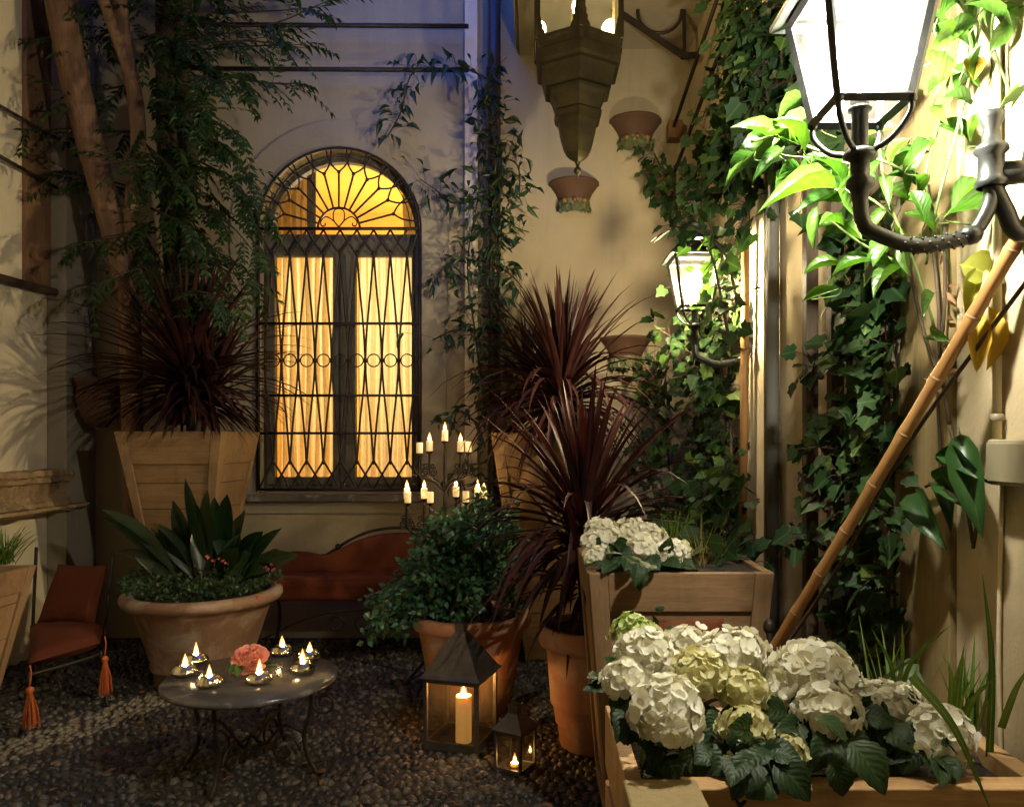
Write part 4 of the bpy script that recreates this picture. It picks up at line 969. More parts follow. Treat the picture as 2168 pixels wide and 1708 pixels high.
teal = [((392, 1433), 'tealight in mercury glass holder, leftmost on the round table'), ((415, 1408), 'tealight in mercury glass holder at the left rear, just behind the leftmost one'),
        ((443, 1457), 'tealight in mercury glass holder nearest the left front table edge'), ((549, 1450), 'tealight in mercury glass holder in front of the pink rose'),
        ((598, 1389), 'tealight in mercury glass holder at the back of the round table'), ((641, 1427), 'tealight in mercury glass holder at the right, in front of its close neighbour'), ((655, 1400), 'tealight in mercury glass holder, farthest right on the round table')]
th0 = None
def child(o): return [c for c in C.objects if c.parent is o]
def copy_tree(o):
    c = o.copy(); C.objects.link(c)
    for k_ in child(o):
        q = k_.copy(); C.objects.link(q); q.parent = c
        for k2 in child(k_):
            r_ = k2.copy(); C.objects.link(r_); r_.parent = q
    return c
for (u, v), lab in teal:
    d = F * (CAMZ - TZ) / (v - VPY) + .035; c = P(u, VPY, d); c[2] = TZ + .001
    if th0 is None:
        t = th0 = thing('tealight_holder', c, lab, 'candle holder', 'tealights on the round table')
        m = MB(); wob = lambda a, z: 1 + .05 * math.cos(12 * a)
        lathe(m, c, [(.001, 0), (.040, 0), (.051, .007), (.053, .014), (.046, .029), (.032, .041), (.024, .042), (.021, .037), (.0195, .028), (.001, .026)], 36, wob=wob); m.build('holder', SILVER, t)
        m = MB(); lathe(m, c, [(.0185, .0265), (.0185, .033), (.001, .032)], 14); m.build('wax', WAXW, t); flame(t, c + np.array((0, 0, .033)), 1.25)
    else:
        t = copy_tree(th0); t.location = c; t['label'] = lab; t.rotation_euler = (0, 0, U(0, 6)); k_ = U(.75, 1.3)
        for q in child(t):
            if q.name.startswith('flame'): q.scale = (1.0, U(.8, 1.0), k_); q.location.z = (1 - k_) * .033; q.rotation_euler = (U(-.02, .02), U(-.03, .03), 0)
def rose():
    c = P(528, 1412, 3.37); c[2] = TZ + .002
    t = thing('cut_rose', c, 'full coral pink rose lying on the round table', 'rose')
    m = MB()
    for o, r_, nn in (((-.005, -.03, .045), .050, (-.1, -.8, .6)), ((.022, -.01, .065), .052, (.35, -.5, .8)), ((-.03, .0, .07), .042, (-.4, -.35, .85))):
        o = c + np.array(o); ax = norm(nn)
        e1 = norm(np.cross(ax, (0, 0, 1))); e2 = np.cross(ax, e1)
        for ring, (cnt, rr_, tilt) in enumerate(((3, .12, .1), (4, .28, .3), (5, .48, .6), (7, .68, .95), (8, .82, 1.3))):
            for i in range(cnt):
                a = 6.283 * i / cnt + ring * .7 + U(-.2, .2); rad = math.cos(a) * e1 + math.sin(a) * e2
                d = norm(ax * math.cos(tilt) + rad * math.sin(tilt) + rv(.08)); nrm_ = norm(-rad * math.cos(tilt) + ax * math.sin(tilt))
                leaf(m, T_PETAL, o + rad * r_ * rr_ * .45 - ax * r_ * .45, d, nrm_, r_ * U(.95, 1.15), r_ * U(1.0, 1.25))
    m.build('petals', ROSE, t)
    m = MB()
    for (dx, dy), an in (((-.05, -.02), 3.6), ((-.035, -.05), 4.2), ((-.01, -.06), 4.6), ((.03, .03), .7)):
        leaf(m, T_BROAD, c + np.array((dx * .5, dy * .5, .025)), (math.cos(an), math.sin(an), -.18), (0, 0, 1), .075, .026)
    tube(m, crv([c + np.array((0, 0, .03)), c + np.array((.03, .03, .012)), c + np.array((.1, .07, .006))], 4), .003, 5)
    m.build('rose_leaves', leafmat('rose leaf', (.04, .11, .025), (.07, .16, .04), .4, .2), t)
rose()

# candelabra
cdl = thing('candelabra', P(940, 1400, 4.55) * np.array((1, 1, 0)), 'tall wrought iron candelabra standing beside the sofa', 'candelabra')
CY = 4.55
def K(u, v, dy=0): p = P(u, v, CY); p[1] += dy; return p
m = MB(); tube(m, [K(942, 935), K(942, 1010), K(941, 1120), K(940, 1300), np.array((K(940, 1)[0], CY, .12))], lerpr(.009, .014, 5), 10); m.build('pole', IRON, cdl)
for i in range(3):
    a = R(90 + 120 * i); m = MB(); b = np.array((K(940, 1)[0], CY, 0)); dd = np.array((math.cos(a), math.sin(a), 0))
    tube(m, crv([b + (0, 0, .22), b + dd * .08 + (0, 0, .16), b + dd * .2 + (0, 0, .05), b + dd * .24 + (0, 0, .008)], 5), .010, 8); m.build('foot', IRON, cdl)
cand = [((942, 920), 0, 'topmost candle of the candelabra', 1), ((890, 946), -.03, 'candle of the candelabra in the upper left pair, outer one', 0), ((908, 942), .03, 'lit candle of the candelabra in the upper left pair, nearer the pole', 1),
        ((976, 943), -.03, 'lit candle of the candelabra in the upper right pair, nearer the pole', 1), ((990, 944), .05, 'candle of the candelabra in the upper right pair, outer one', 0),
        ((858, 1044), .06, 'candle of the candelabra at the far lower left, partly behind its neighbour', 1), ((867, 1049), -.06, 'lit candle of the candelabra at the far lower left, in front of its neighbour', 1),
        ((896, 1043), .04, 'candle of the candelabra in the lower left inner pair, left one', 1), ((914, 1049), -.06, 'candle of the candelabra in the lower left inner pair, unlit right one', 0),
        ((964, 1039), .04, 'candle of the candelabra just right of the pole on the lower tier', 1), ((988, 1048), -.05, 'unlit candle of the candelabra second right of the pole on the lower tier', 0),
        ((1010, 1042), .05, 'lit candle of the candelabra above the shrub, inner one', 1), ((1025, 1047), -.02, 'lit candle of the candelabra above the shrub, rightmost', 1)]
for (u, v), dy, lab, lit in cand:
    base = K(u, v + 13, dy); hub = K(941, 1040) if v < 1000 else K(941, 1165)
    if u != 942:
        m = MB(); mid = K(u, (1000 if v < 1000 else 1112), dy)
        tube(m, crv([hub, hub * .62 + mid * .38 + np.array((0, 0, .012)), hub * .2 + mid * .8 + np.array((0, 0, -.012)), mid + np.array((0, 0, .0)), base + np.array((0, 0, -.02))], 6), .0075, 7); m.build('arm', IRON, cdl)
        m = MB(); s_ = 1 if u > 942 else -1
        for j, (ox, oz, r_, st) in enumerate(((.022, -.002, .022, 2.5), (-.022, .0, .022, .6), (.02, .036, .018, 3.6), (-.02, .036, .018, -.5))):
            scroll(m, mid + np.array((ox, 0, oz)), r_, (1 if ox < 0 else -1, .3, 0), (0, 0, 1), 1.3, st, .0042, 18, 5)
        m.build('scroll', IRON, cdl)
    m = MB(); lathe(m, base, [(.003, -.03), (.006, -.018), (.022, -.006), (.024, -.001), (.001, -.002)], 12); m.build('drip_pan', IRON, cdl)
    cd = tag((lambda mm: (lathe(mm, base, [(.001, 0), (.0185, 0), (.019, .004), (.0188, .058), (.0165, .062), (.010, .058), (.001, .057)], 14), mm)[1])(MB()).build('candle', WAXW), lab, 'candle', 'candles on the candelabra')
    m = MB(); tube(m, [base + np.array((0, 0, .056)), base + np.array((0, 0, .068))], .0012, 5); m.build('wick', SOIL, cd)
    if lit: flame(cd, base + np.array((0, 0, .060)), 1.15)

# candle lanterns on the ground
def candle_lantern(X, Y, w, hb, hr, rot, label, cap):
    t = thing('candle_lantern', (X, Y, 0), label, 'lantern')
    def q(x, y, z): return np.array((X + x * math.cos(rot) - y * math.sin(rot), Y + x * math.sin(rot) + y * math.cos(rot), z))
    h = w / 2; m = MB(); pw = .045 * w + .006
    for sx, sy in ((-1, -1), (1, -1), (1, 1), (-1, 1)):
        bx(m, (X + sx * (h - pw / 2) - pw / 2, Y + sy * (h - pw / 2) - pw / 2, .001), (X + sx * (h - pw / 2) + pw / 2, Y + sy * (h - pw / 2) + pw / 2, hb), rot, (X, Y, 0))
    for sx, sy in ((0, -1), (1, 0), (0, 1), (-1, 0)):
        for z0, z1 in ((.004, .045 if w > .2 else .022), (hb - pw * 1.2, hb - .001)):
            L = h - pw - .0005
            lo = (X + (sx * (h - pw * .55) if sx else -L) - (pw * .42 if sx else 0), Y + (sy * (h - pw * .55) if sy else -L) - (pw * .42 if sy else 0), z0)
            hi = (X + (sx * (h - pw * .55) if sx else L) + (pw * .42 if sx else 0), Y + (sy * (h - pw * .55) if sy else L) + (pw * .42 if sy else 0), z1)
            bx(m, lo, hi, rot, (X, Y, 0))
    bx(m, (X - h + .002, Y - h + .002, .003), (X + h - .002, Y + h - .002, .016), rot, (X, Y, 0))
    m.build('frame', TIN, t, False, bevel=.002)
    for i in range(4):
        a, b = [(-1, -1), (1, -1), (1, 1), (-1, 1)][i], [(1, -1), (1, 1), (-1, 1), (-1, -1)][i]; e = h - pw * .5
        m = MB(); m.add([q(a[0] * e, a[1] * e, .02), q(b[0] * e, b[1] * e, .02), q(b[0] * e, b[1] * e, hb - pw), q(a[0] * e, a[1] * e, hb - pw)], [(0, 1, 2, 3)]); m.build('glass_pane', GLASSL, t, False)
    m = MB(); k = math.sqrt(2)
    lathe(m, (X, Y, hb), [(h * 1.10 * k, -.004), (h * 1.12 * k, .004), (h * 1.02 * k, .014), (cap * k, hr - .008), (cap * k, hr + .018), (cap * k * 1.12, hr + .022), (cap * k * 1.1, hr + .028), (.001, hr + .03)], 4, phase=math.pi / 4 + rot)
    m.build('roof', TIN, t, False)
    m = MB(); rh = .055 if w > .2 else .042; zc = hb + hr + .03
    tube(m, crv([q(-rh * .8, 0, zc - .005), q(-rh, 0, zc + .03), q(-rh * .6, 0, zc + .03 + rh * .75), q(0, 0, zc + .03 + rh), q(rh * .6, 0, zc + .03 + rh * .75), q(rh, 0, zc + .03), q(rh * .8, 0, zc - .005)], 5), .0032, 6); m.build('handle', IRON, t)
    return t, q
LX, LY = -.335, 3.60
t, q = candle_lantern(LX, LY, .262, .325, .20, R(-17), 'large tin lantern with a tall lit candle on the pebbles', .022)
c = q(.02, -.02, .017)
pc = tag((lambda mm: (lathe(mm, c, [(.001, 0), (.036, 0), (.037, .004), (.0365, .205), (.034, .212), (.026, .206), (.010, .198), (.001, .197)], 24), mm)[1])(MB()).build('pillar_candle', WAX), 'tall ivory pillar candle burning inside the large tin lantern', 'candle')
flame(pc, c + np.array((0, 0, .199)), 1.7, FLAMEB); light('candle_light', t, c + np.array((0, 0, .255)), P_LANT, (1, .55, .2), .01)
t, q = candle_lantern(-.078, 3.31, .132, .175, .075, R(-30), 'small tin lantern with a tealight beside the larger one', .022)
c = q(0, -.005, .017)
pc = tag((lambda mm: (lathe(mm, c, [(.001, 0), (.019, 0), (.019, .014), (.017, .014), (.016, .011), (.001, .011)], 14), mm)[1])(MB()).build('tealight', WAXW), 'tealight burning inside the small tin lantern', 'candle')
flame(pc, c + np.array((0, 0, .011)), 1.0)

# ================================================================== PLANTS
# --- cordylines
def cordyline(c, label, heads, base, dr=1.0):
    """heads: list of (point, length, n, lean)"""
    t = thing('cordyline', base, label, 'cordyline')
    tm = MB()
    for h, L, n_, _ in heads:
        tube(tm, crv([np.array(base, float), np.array(base) * .5 + np.array(h) * .5 + np.array((.01, .02, 0)), np.array(h)], 5), lerpr(.035, .022, 11), 10)
    tm.build('trunk', BARKD, t)
    m = MB()
    for h, L, n_, lean in heads:
        for i in range(n_):
            f = (i + .5) / n_; el = R(86 - 118 * f ** 1.1) + rnd.gauss(0, .10); az = i * 2.39996 + rnd.gauss(0, .25)
            d = np.array((math.cos(el) * math.cos(az), math.cos(el) * math.sin(az), math.sin(el))) + np.array(lean) * .3
            l = L * (.48 + .60 * math.sin(math.pi * min(1, .12 + f * .9))) * U(.8, 1.12)
            b = np.array(h) + np.array((0, 0, .05 - .16 * f)) + .018 * norm(d)
            blade(m, b, d, l, U(.026, .042) * (L / .6) ** .5, dr * (U(.4, 1.1) + (2.2 * f if el < .9 else 0)), 7, .22)
    m.build('sword_leaves', CORD, t); return t
h1 = P(398, 800, 4.90)
cordyline(None, 'dark maroon cordyline in the tall planter left of the window', [(h1, .80, 250, (0, -.25, 0)), (h1 + np.array((.12, .05, -.08)), .62, 80, (.25, -.2, 0))], np.array((-2.2, 5.0, 1.4)), .55)
h2 = P(1190, 840, 4.72)
cordyline(None, 'tall reddish cordyline at centre, in the planter behind the shrub', [(h2, .78, 230, (0, -.2, 0)), (P(1115, 800, 5.05), .44, 60, (-.2, 0, .1))], np.array(((1165 - VPX) / F * 4.95, 4.86, 1.39)))
h3 = P(1238, 1120, 3.58)
cordyline(None, 'bronze cordyline rising from the tall ringed terracotta pot', [(h3, .74, 165, (-.05, -.15, .15)), (h3 + np.array((-.02, -.02, -.20)), .60, 40, (-.35, -.2, -.1))], np.array((.26, 3.57, .52)))

# --- aspidistra and begonia cover in the wide basin
ac = np.array((-1.91, 4.50, .50))
asp = thing('broad_leaf_plant', ac, 'dark broad leaved plant standing up in the wide terracotta basin', 'plant')
m = MB(); st = MB()
for i, (u, v, tu, tv, w) in enumerate(((395, 1250, 205, 1022, 42), (390, 1230, 240, 1122, 40), (405, 1225, 290, 1085, 60), (420, 1220, 365, 1035, 58), (440, 1225, 395, 1018, 70), (455, 1220, 438, 1030, 66), (470, 1225, 470, 1028, 66),
        (480, 1225, 512, 1065, 60), (490, 1225, 560, 1118, 70), (500, 1230, 612, 1150, 62), (495, 1235, 595, 1095, 44), (420, 1240, 330, 1110, 54), (450, 1240, 500, 1120, 60), (470, 1235, 545, 1150, 55), (435, 1235, 410, 1090, 60), (400, 1240, 300, 1150, 46), (505, 1235, 600, 1180, 48), (380, 1235, 265, 1170, 40))):
    for k_ in range(2):
        a = P(u + U(-12, 12), v, 4.48 + U(-.15, .12)); b = P(u + (tu - u) * U(.72, .98) + U(-14, 14) * k_, v + (tv - v) * U(.74, .98), 4.42 + U(-.25, .2)); L = np.linalg.norm(b - a); d = norm(b - a + np.array((0, 0, .12 * L)))
        prof = lambda t_: (.10 if t_ < .18 else max(.03, math.sin(math.pi * min(1, (t_ - .16) / .84)) ** .75))
        blade(m, a, d, L * U(.95, 1.1), w * U(.5, .78) * 4.45 / F, .5 + .9 * abs(d[0]), 10, .16, prof, side=norm(np.cross(d, np.array((U(-.8, .8), -1, .3)))))
m.build('broad_leaves', ASPI, asp)
bg = thing('flowering_cover', ac + np.array((0, 0, .01)), 'low small leaved cover with pink blooms filling the wide basin', 'plant')
m = MB()
for i in range(2600):
    a = U(0, 6.283); r_ = .43 * math.sqrt(U(0, 1)); z = U(0, .17) * (1 - (r_ / .46) ** 4) + .005
    if r_ > .37: z += .02
    p = ac + np.array((r_ * math.cos(a), r_ * math.sin(a), z + (0.045 if r_ > .35 else 0)))
    leaf(m, T_SMALL, p, np.array((math.cos(a) * .6, math.sin(a) * .6, U(-.3, .6))) + rv(.5), np.array((0, -.4, 1)) + rv(.4), U(.016, .034), U(.006, .012))
m.build('small_leaves', COVER, bg)
m = MB()
for (u, v) in ((465, 1180), (470, 1186), (452, 1185), (480, 1192), (560, 1200), (566, 1206), (578, 1204), (575, 1196), (545, 1262), (440, 1178)):
    p = P(u, v, 4.22 if v < 1240 else 4.03)
    for k_ in range(5): leaf(m, T_PETAL, p, rv() + np.array((0, -.2, -.5)), rv(), .014, .013)
m.build('pink_flowers', PINK, bg)

# --- green shrub in the round pot
sh = thing('leafy_shrub', (-.325, 4.05, .48), 'bushy green shrub spilling from the round terracotta pot', 'shrub')
m = MB(); st = MB(); b0 = np.array((-.325, 4.05, .47))
tips = [(880, 1160), (930, 1095), (980, 1070), (1030, 1060), (1075, 1085), (1100, 1130), (1110, 1190), (850, 1210), (830, 1260), (800, 1310), (775, 1345), (790, 1280), (860, 1270), (900, 1230), (950, 1180), (1000, 1150), (1040, 1200), (960, 1250), (1010, 1260), (1060, 1250), (1090, 1270), (920, 1290), (880, 1310), (850, 1330), (1000, 1300), (960, 1120), (1050, 1130), (905, 1125), (1015, 1100), (870, 1185), (820, 1340), (990, 1345), (975, 1310)]
for (u, v) in tips:
    for rep in range(4):
        e = P(u + U(-18, 18), v + U(-14, 14), 3.98 + U(-.28, .25)); mid = b0 * .45 + e * .55 + np.array((0, 0, .10 + U(0, .08)))
        c = crv([b0 + rv(.05) * (1, 1, 0), mid, e], 6); tube(st, c, lerpr(.005, .0018, len(c)), 5)
        for p, tg, x in along(c, 95):
            if x < .22: continue
            leaf(m, T_SMALL, p + rv(.02), norm(tg) * .5 + rv(.6), np.array((0, -.5, .9)) + rv(.5), U(.026, .05), U(.010, .018))
st.build('twigs', BARKD, sh); m.build('foliage', SHRUB, sh)

# --- climbers on the back wall downpipe
D = 5.28
stems = [PL([(1040, 1080, D), (1046, 800, D), (1038, 600, D), (1048, 400, D), (1040, 250, D), (1030, 150, D)]),
         PL([(1048, 900, D), (1058, 700, D), (1050, 500, D), (1062, 380, D), (1052, 220, D)]),
         PL([(1030, 880, D), (1005, 700, D), (990, 560, D), (1010, 430, D), (1030, 300, D), (1020, 180, D)]),
         PL([(1035, 170, D), (985, 145, 5.34), (930, 148, 5.35), (880, 150, 5.35), (860, 185, 5.36), (850, 235, 5.38), (820, 290, 5.40)]),
         PL([(1010, 420, D), (960, 430, 5.35), (920, 400, 5.38), (890, 380, 5.4)]), PL([(1000, 600, D), (950, 560, 5.36), (915, 600, 5.38)]),
         PL([(1010, 700, D), (960, 700, 5.35), (915, 720, 5.36)]), PL([(1050, 330, D), (1095, 350, D), (1100, 420, D)]), PL([(1050, 450, D), (1090, 480, D), (1120, 492, D)]),
         PL([(1052, 560, D), (1090, 590, D), (1105, 610, D)]), PL([(1015, 900, D), (970, 870, 5.3), (960, 910, 5.3)]), PL([(1020, 980, D), (975, 990, 5.3), (985, 1040, 5.3)])]
climber('narrow_leaf_climber', 'narrow leaved climber wrapping the dark downpipe right of the window', stems, JASL, BARKD, T_LANCE, 68, .095, .15, .055, (0, -1, .1), .8, srad=.008)

# --- trellis climber (tree) at left: trunks and feathery foliage
wt = thing('climbing_tree', P(275, 1000, 5.0), 'twin trunked climbing tree with feathery leaves in the left corner', 'tree')
tk = MB()
tube(tk, crv(PL([(285, 1120, 5.1), (280, 900, 5.1), (275, 700, 5.05), (258, 560, 5.0), (222, 420, 4.95), (185, 280, 4.9), (150, 130, 4.85), (120, -40, 4.8)]), 5), lerpr(.062, .088, 36), 12)
tk.build('trunk', BARK, wt)
tk = MB()
tube(tk, crv(PL([(272, 640, 5.08), (280, 430, 4.95), (292, 330, 4.92), (288, 220, 4.9), (262, 90, 4.88), (250, -40, 4.86)]), 5), lerpr(.046, .046, 26), 10)
tube(tk, crv(PL([(284, 190, 4.9), (250, 90, 4.8), (205, -40, 4.7)]), 5), lerpr(.03, .034, 11), 9)
tk.build('second_trunk', BARK, wt)
tk = MB()
tube(tk, crv(PL([(385, 900, 5.3), (380, 600, 5.28), (362, 300, 5.25), (358, -40, 5.2)]), 5), lerpr(.10, .085, 16), 10)
tube(tk, crv(PL([(410, 640, 5.2), (396, 500, 5.2), (405, 300, 5.2), (380, 100, 5.2), (400, -40, 5.15)]), 5), lerpr(.05, .045, 21), 8)
tk.build('old_stump', BARKD, wt)
br = MB(); m = MB()
def pinnate(p, d, L, nl, ll):
    d = norm(d); s = norm(np.cross(d, (0, 0, 1)) if abs(d[2]) < .95 else np.cross(d, (0, 1, 0))); pts = [np.array(p)]
    for i in range(nl):
        d = norm(d + np.array((0, 0, -.09))); pts.append(pts[-1] + d * L / nl)
    tube(br, pts, .0018, 3, False)
    up = norm(np.cross(s, d))
    for i in range(1, nl + 1):
        tg = norm(pts[i] - pts[i - 1])
        for sg in (-1, 1):
            leaf(m, T_LANCE if ll > .07 else T_SMALL, pts[i], s * sg * .8 + tg * .65 + np.array((0, 0, -.25)) + rv(.1), up + rv(.25), ll * U(.8, 1.15), ll * .19)
    leaf(m, T_SMALL, pts[-1], d, up, ll, ll * .19)
brs = [((385, 40), (560, 35), (690, 5)), ((390, 110), (520, 100), (640, 110)), ((390, 150), (530, 160), (640, 185)), ((370, 200), (440, 240), (520, 300)), ((380, 260), (470, 290), (550, 400)), ((370, 330), (470, 380), (560, 450)),
       ((380, 420), (480, 470), (560, 560)), ((350, 500), (450, 540), (560, 620)), ((340, 560), (260, 590), (180, 600)), ((330, 480), (240, 500), (170, 520)), ((300, 400), (210, 390), (110, 370)), ((290, 280), (180, 290), (60, 280)),
       ((280, 180), (220, 200), (150, 210)), ((300, 90), (340, 60), (400, 20)), ((330, 30), (280, 10), (200, 15)), ((350, 150), (430, 150), (480, 190)), ((350, 620), (420, 600), (520, 640)), ((340, 350), (300, 360), (230, 350)), ((330, 240), (400, 230), (470, 240)), ((330, 450), (390, 470), (440, 520)), ((360, 560), (400, 600), (430, 640)), ((300, 500), (330, 560), (350, 640)), ((300, 300), (350, 350), (400, 400)), ((240, 60), (180, 90), (120, 70)), ((330, 100), (440, 80), (560, 75))]
for (a, b, c_) in brs:
    for rep in range(2):
        dd = (4.95 + U(-.32, .12)) if a[0] > 310 or rep else 5.12; c = crv([P(a[0] + U(-10, 10), a[1] + U(-15, 15), 5.05), P(b[0], b[1] + U(-20, 20), dd), P(c_[0] + U(-15, 15), c_[1] + U(-15, 15), dd - .1)], 6)
        tube(br, c, lerpr(.008, .0025, len(c)), 5)
        ln = sum(np.linalg.norm(c[i + 1] - c[i]) for i in range(len(c) - 1))
        for p, tg, x in along(c, max(6, int(ln * 15))):
            pinnate(p, norm(tg) * .75 + np.array((0, -.25, -.15)) + rv(.4), U(.16, .26), 5, U(.045, .072))
for i in range(80):      # deep foliage in front of the old stump
    p = P(U(300, 430), U(40, 640), U(4.8, 5.1)); pinnate(p, rv(.6) + np.array((.25, -.4, -.35)), U(.16, .26), 5, U(.05, .08))
br.build('branches', BARKD, wt); m.build('foliage', WISL, wt)
# unseen leaves added above the frame to shade the left from the dusk sky
m = MB()
for i in range(2600):
    p = np.array((U(-3.1, -1.6), U(3.4, 5.3), U(4.3, 5.4))); leaf(m, T_LANCE, p, rv() + np.array((0, 0, -.4)), rv(.5) + np.array((0, 0, 1)), U(.10, .16), U(.02, .035))
m.build('shade_canopy', WISL, wt)

# --- ivies on the right wall
o = (-1, -.35, .15)
def RW(u, v, off=.06):      # a point just off the right wall
    d = (RIGHT - off) * F / (u - VPX); return P(u, v, d)
stems = [[RW(u0_ + U(-14, 14), v, U(.04, .12)) for v in range(1420, 420, -120)] for u0_ in (1790, 1808, 1828, 1850, 1872, 1892)]
stems += [[RW(1750, 1080, .1), RW(1710, 1020, .12), RW(1690, 1000, .14)], [RW(1745, 1160, .1), RW(1700, 1130, .12), RW(1670, 1105, .16)], [RW(1750, 960, .1), RW(1712, 900, .13)], [RW(1740, 800, .1), RW(1700, 735, .13)]]
climber('ivy', 'dense dark ivy climbing the trellis posts on the near right wall', stems, IVYL, BARKD, T_IVY, 50, .066, .60, .036, o, .9, 'ivy', .011, leafs2=(IVYY, .10))
def ivy2(u, v, d, s=0): return P(u + U(-s, s), v + U(-s, s), d)
stems = [[RW(u0_ + U(-10, 10), v, U(.05, .16)) for v in range(1190, 540, -90)] for u0_ in (1515, 1532, 1548)] + \
        [[P(u0_ + U(-12, 12), v, 4.7 + U(-.15, .15)) for v in range(1180, 700, -90)] for u0_ in (1478, 1500, 1520)] + \
        [[P(u0_ + U(-10, 10), v, 5.1) for v in range(1160, 740, -80)] for u0_ in (1385, 1410)] + \
        [[P(1545, 720, 3.62), P(1528, 640, 3.58), P(1512, 560, 3.56), P(1490, 500, 3.56)], [P(1560, 640, 3.65), P(1535, 540, 3.6), P(1480, 490, 3.6), P(1430, 480, 3.62)], [P(1545, 700, 3.9), P(1520, 640, 3.95), P(1530, 560, 3.98)], [P(1480, 760, 4.1), P(1430, 720, 4.2), P(1385, 690, 4.25)], [P(1500, 740, 4.15), P(1480, 640, 4.15), P(1460, 560, 4.2)], [P(1530, 700, 4.1), P(1505, 600, 4.1), P(1490, 530, 4.15)],
         [P(1500, 1205, 3.05), P(1520, 1120, 3.2), P(1540, 1000, 3.4)], [P(1560, 1205, 3.0), P(1545, 1100, 3.2), P(1535, 980, 3.4)], [P(1460, 1200, 3.05), P(1500, 1180, 3.05), P(1590, 1195, 2.95)], [P(1480, 1210, 2.95), P(1530, 1190, 2.9), P(1580, 1205, 2.85)], [P(1440, 1195, 3.1), P(1480, 1100, 3.3), P(1500, 1000, 3.5)], [P(1500, 800, 4.0), P(1480, 760, 3.98), P(1450, 740, 4.0)]]
climber('ivy', 'ivy wrapped around the far wall lantern and the wall below it', stems, IVYL, BARKD, T_IVY, 80, .066, .60, .06, (-.8, -.6, .1), .8, 'ivy', .009, leafs2=(IVYY, .22))
stems = [[RW(u0_ + U(-15, 15), v, U(.05, .2)) for v in range(480 if u0_ < 1600 else 330, -60, -80)] for u0_ in (1575, 1600, 1625, 1655, 1685, 1715)] + \
        [[P(1450, 440, 4.7), P(1500, 360, 4.5), P(1540, 250, 4.3), P(1570, 120, 4.1)], [P(1455, 480, 4.6), P(1500, 430, 4.4), P(1550, 380, 4.2)], [P(1480, 400, 4.5), P(1520, 300, 4.3), P(1560, 180, 4.1)], [P(1432, 450, 5.0), P(1425, 410, 5.1), P(1385, 325, 5.3)]]
climber('ivy', 'shaggy dark ivy hanging high on the right wall behind the near lantern', stems, IVYL, BARKD, T_IVY, 115, .075, .52, .062, (-.8, -.6, -.1), 1.3, 'ivy', .010, leafs2=(IVYY, .08))
# bamboo post within far ivy
m = MB(); tube(m, [RW(1572, 1210, .10), RW(1580, 430, .10)], .020, 9); tag(m.build('bamboo_post', BAMBOO), 'upright bamboo post within the far ivy', 'post')

# --- big leaved climber round the near lamp
bl = thing('broad_leaf_climber', RW(2010, 1000, .05), 'glossy long leaved climber lit bright green around the near lantern', 'climbing plant')
st = MB(); m = MB()
def LP(u, v, d=1.72): return P(u, v, d)
vs = [PL([(2010, 560, 1.9), (1990, 480, 1.85), (1960, 380, 1.82), (1990, 250, 1.85), (2020, 120, 1.88), (2060, -40, 1.9)]), PL([(2090, -40, 1.82), (2060, 130, 1.8), (2020, 300, 1.78), (1985, 430, 1.8), (1960, 560, 1.85)]),
      PL([(1960, 400, 1.9), (1890, 350, 1.86), (1820, 330, 1.85), (1740, 320, 1.85), (1650, 290, 1.86), (1590, 300, 1.88)]), PL([(1900, 470, 1.95), (1840, 420, 1.93), (1760, 400, 1.92), (1700, 390, 1.92)]), PL([(1910, 560, 2.0), (1830, 520, 1.98), (1760, 470, 1.95)]),
      PL([(2120, -40, 1.76), (2100, 80, 1.75), (2140, 200, 1.76)]), PL([(1980, 700, 1.95), (1940, 570, 1.93), (1880, 420, 1.9), (1860, 300, 1.88)])]
for c in vs: tube(st, crv(c, 6), .0035, 6)
# named leaves: base (u, v), tip (u, v), width px, depth
LV = [((1735, 215), (1650, 250), 44), ((1745, 260), (1640, 305), 40), ((1700, 300), (1540, 385), 42), ((1690, 260), (1570, 340), 30), ((1640, 300), (1560, 270), 26), ((1760, 360), (1722, 400), 60), ((1720, 330), (1775, 410), 52), ((1780, 395), (1620, 440), 26),
      ((1800, 420), (1690, 450), 30), ((1800, 470), (1690, 500), 24), ((1790, 560), (1700, 580), 22), ((1780, 610), (1700, 640), 20), ((1870, 245), (1960, 195), 34), ((1860, 340), (1800, 310), 30), ((1930, 290), (1880, 350), 36), ((1985, 280), (1920, 410), 34), ((2040, 290), (1985, 265), 36),
      ((1925, 350), (1980, 300), 30), ((2010, 450), (2090, 380), 34), ((1990, 455), (2160, 460), 30), ((1900, 420), (1960, 445), 34), ((1840, 380), (1790, 360), 40), ((1850, 420), (1830, 470), 44), ((1890, 500), (1850, 560), 40), ((2070, 110), (1960, 60), 40), ((2000, 100), (2080, 40), 40),
      ((2040, 150), (1960, 200), 36), ((2090, 170), (2150, 120), 40), ((2060, 60), (2000, -20), 44), ((2120, 60), (2168, 10), 40), ((1985, 40), (2050, -20), 40), ((2020, 200), (2070, 130), 36), ((2100, 230), (2050, 300), 34), ((1960, 120), (2010, 170), 30), ((2110, 120), (2130, 200), 34), ((1990, 180), (1950, 110), 32),
      ((2080, 20), (2150, 60), 36), ((2140, 40), (2100, 110), 34), ((1960, 20), (1990, 80), 34), ((1600, 320), (1545, 360), 24), ((1660, 310), (1600, 380), 26), ((1700, 350), (1640, 420), 26), ((1960, 470), (1930, 400), 32), ((2030, 60), (1975, 110), 34), ((2130, -10), (2060, 30), 36), ((1830, 290), (1900, 270), 30), ((1870, 400), (1920, 430), 30), ((1760, 330), (1690, 370), 28), ((1800, 340), (1850, 395), 30), ((1880, 320), (1830, 400), 30)]
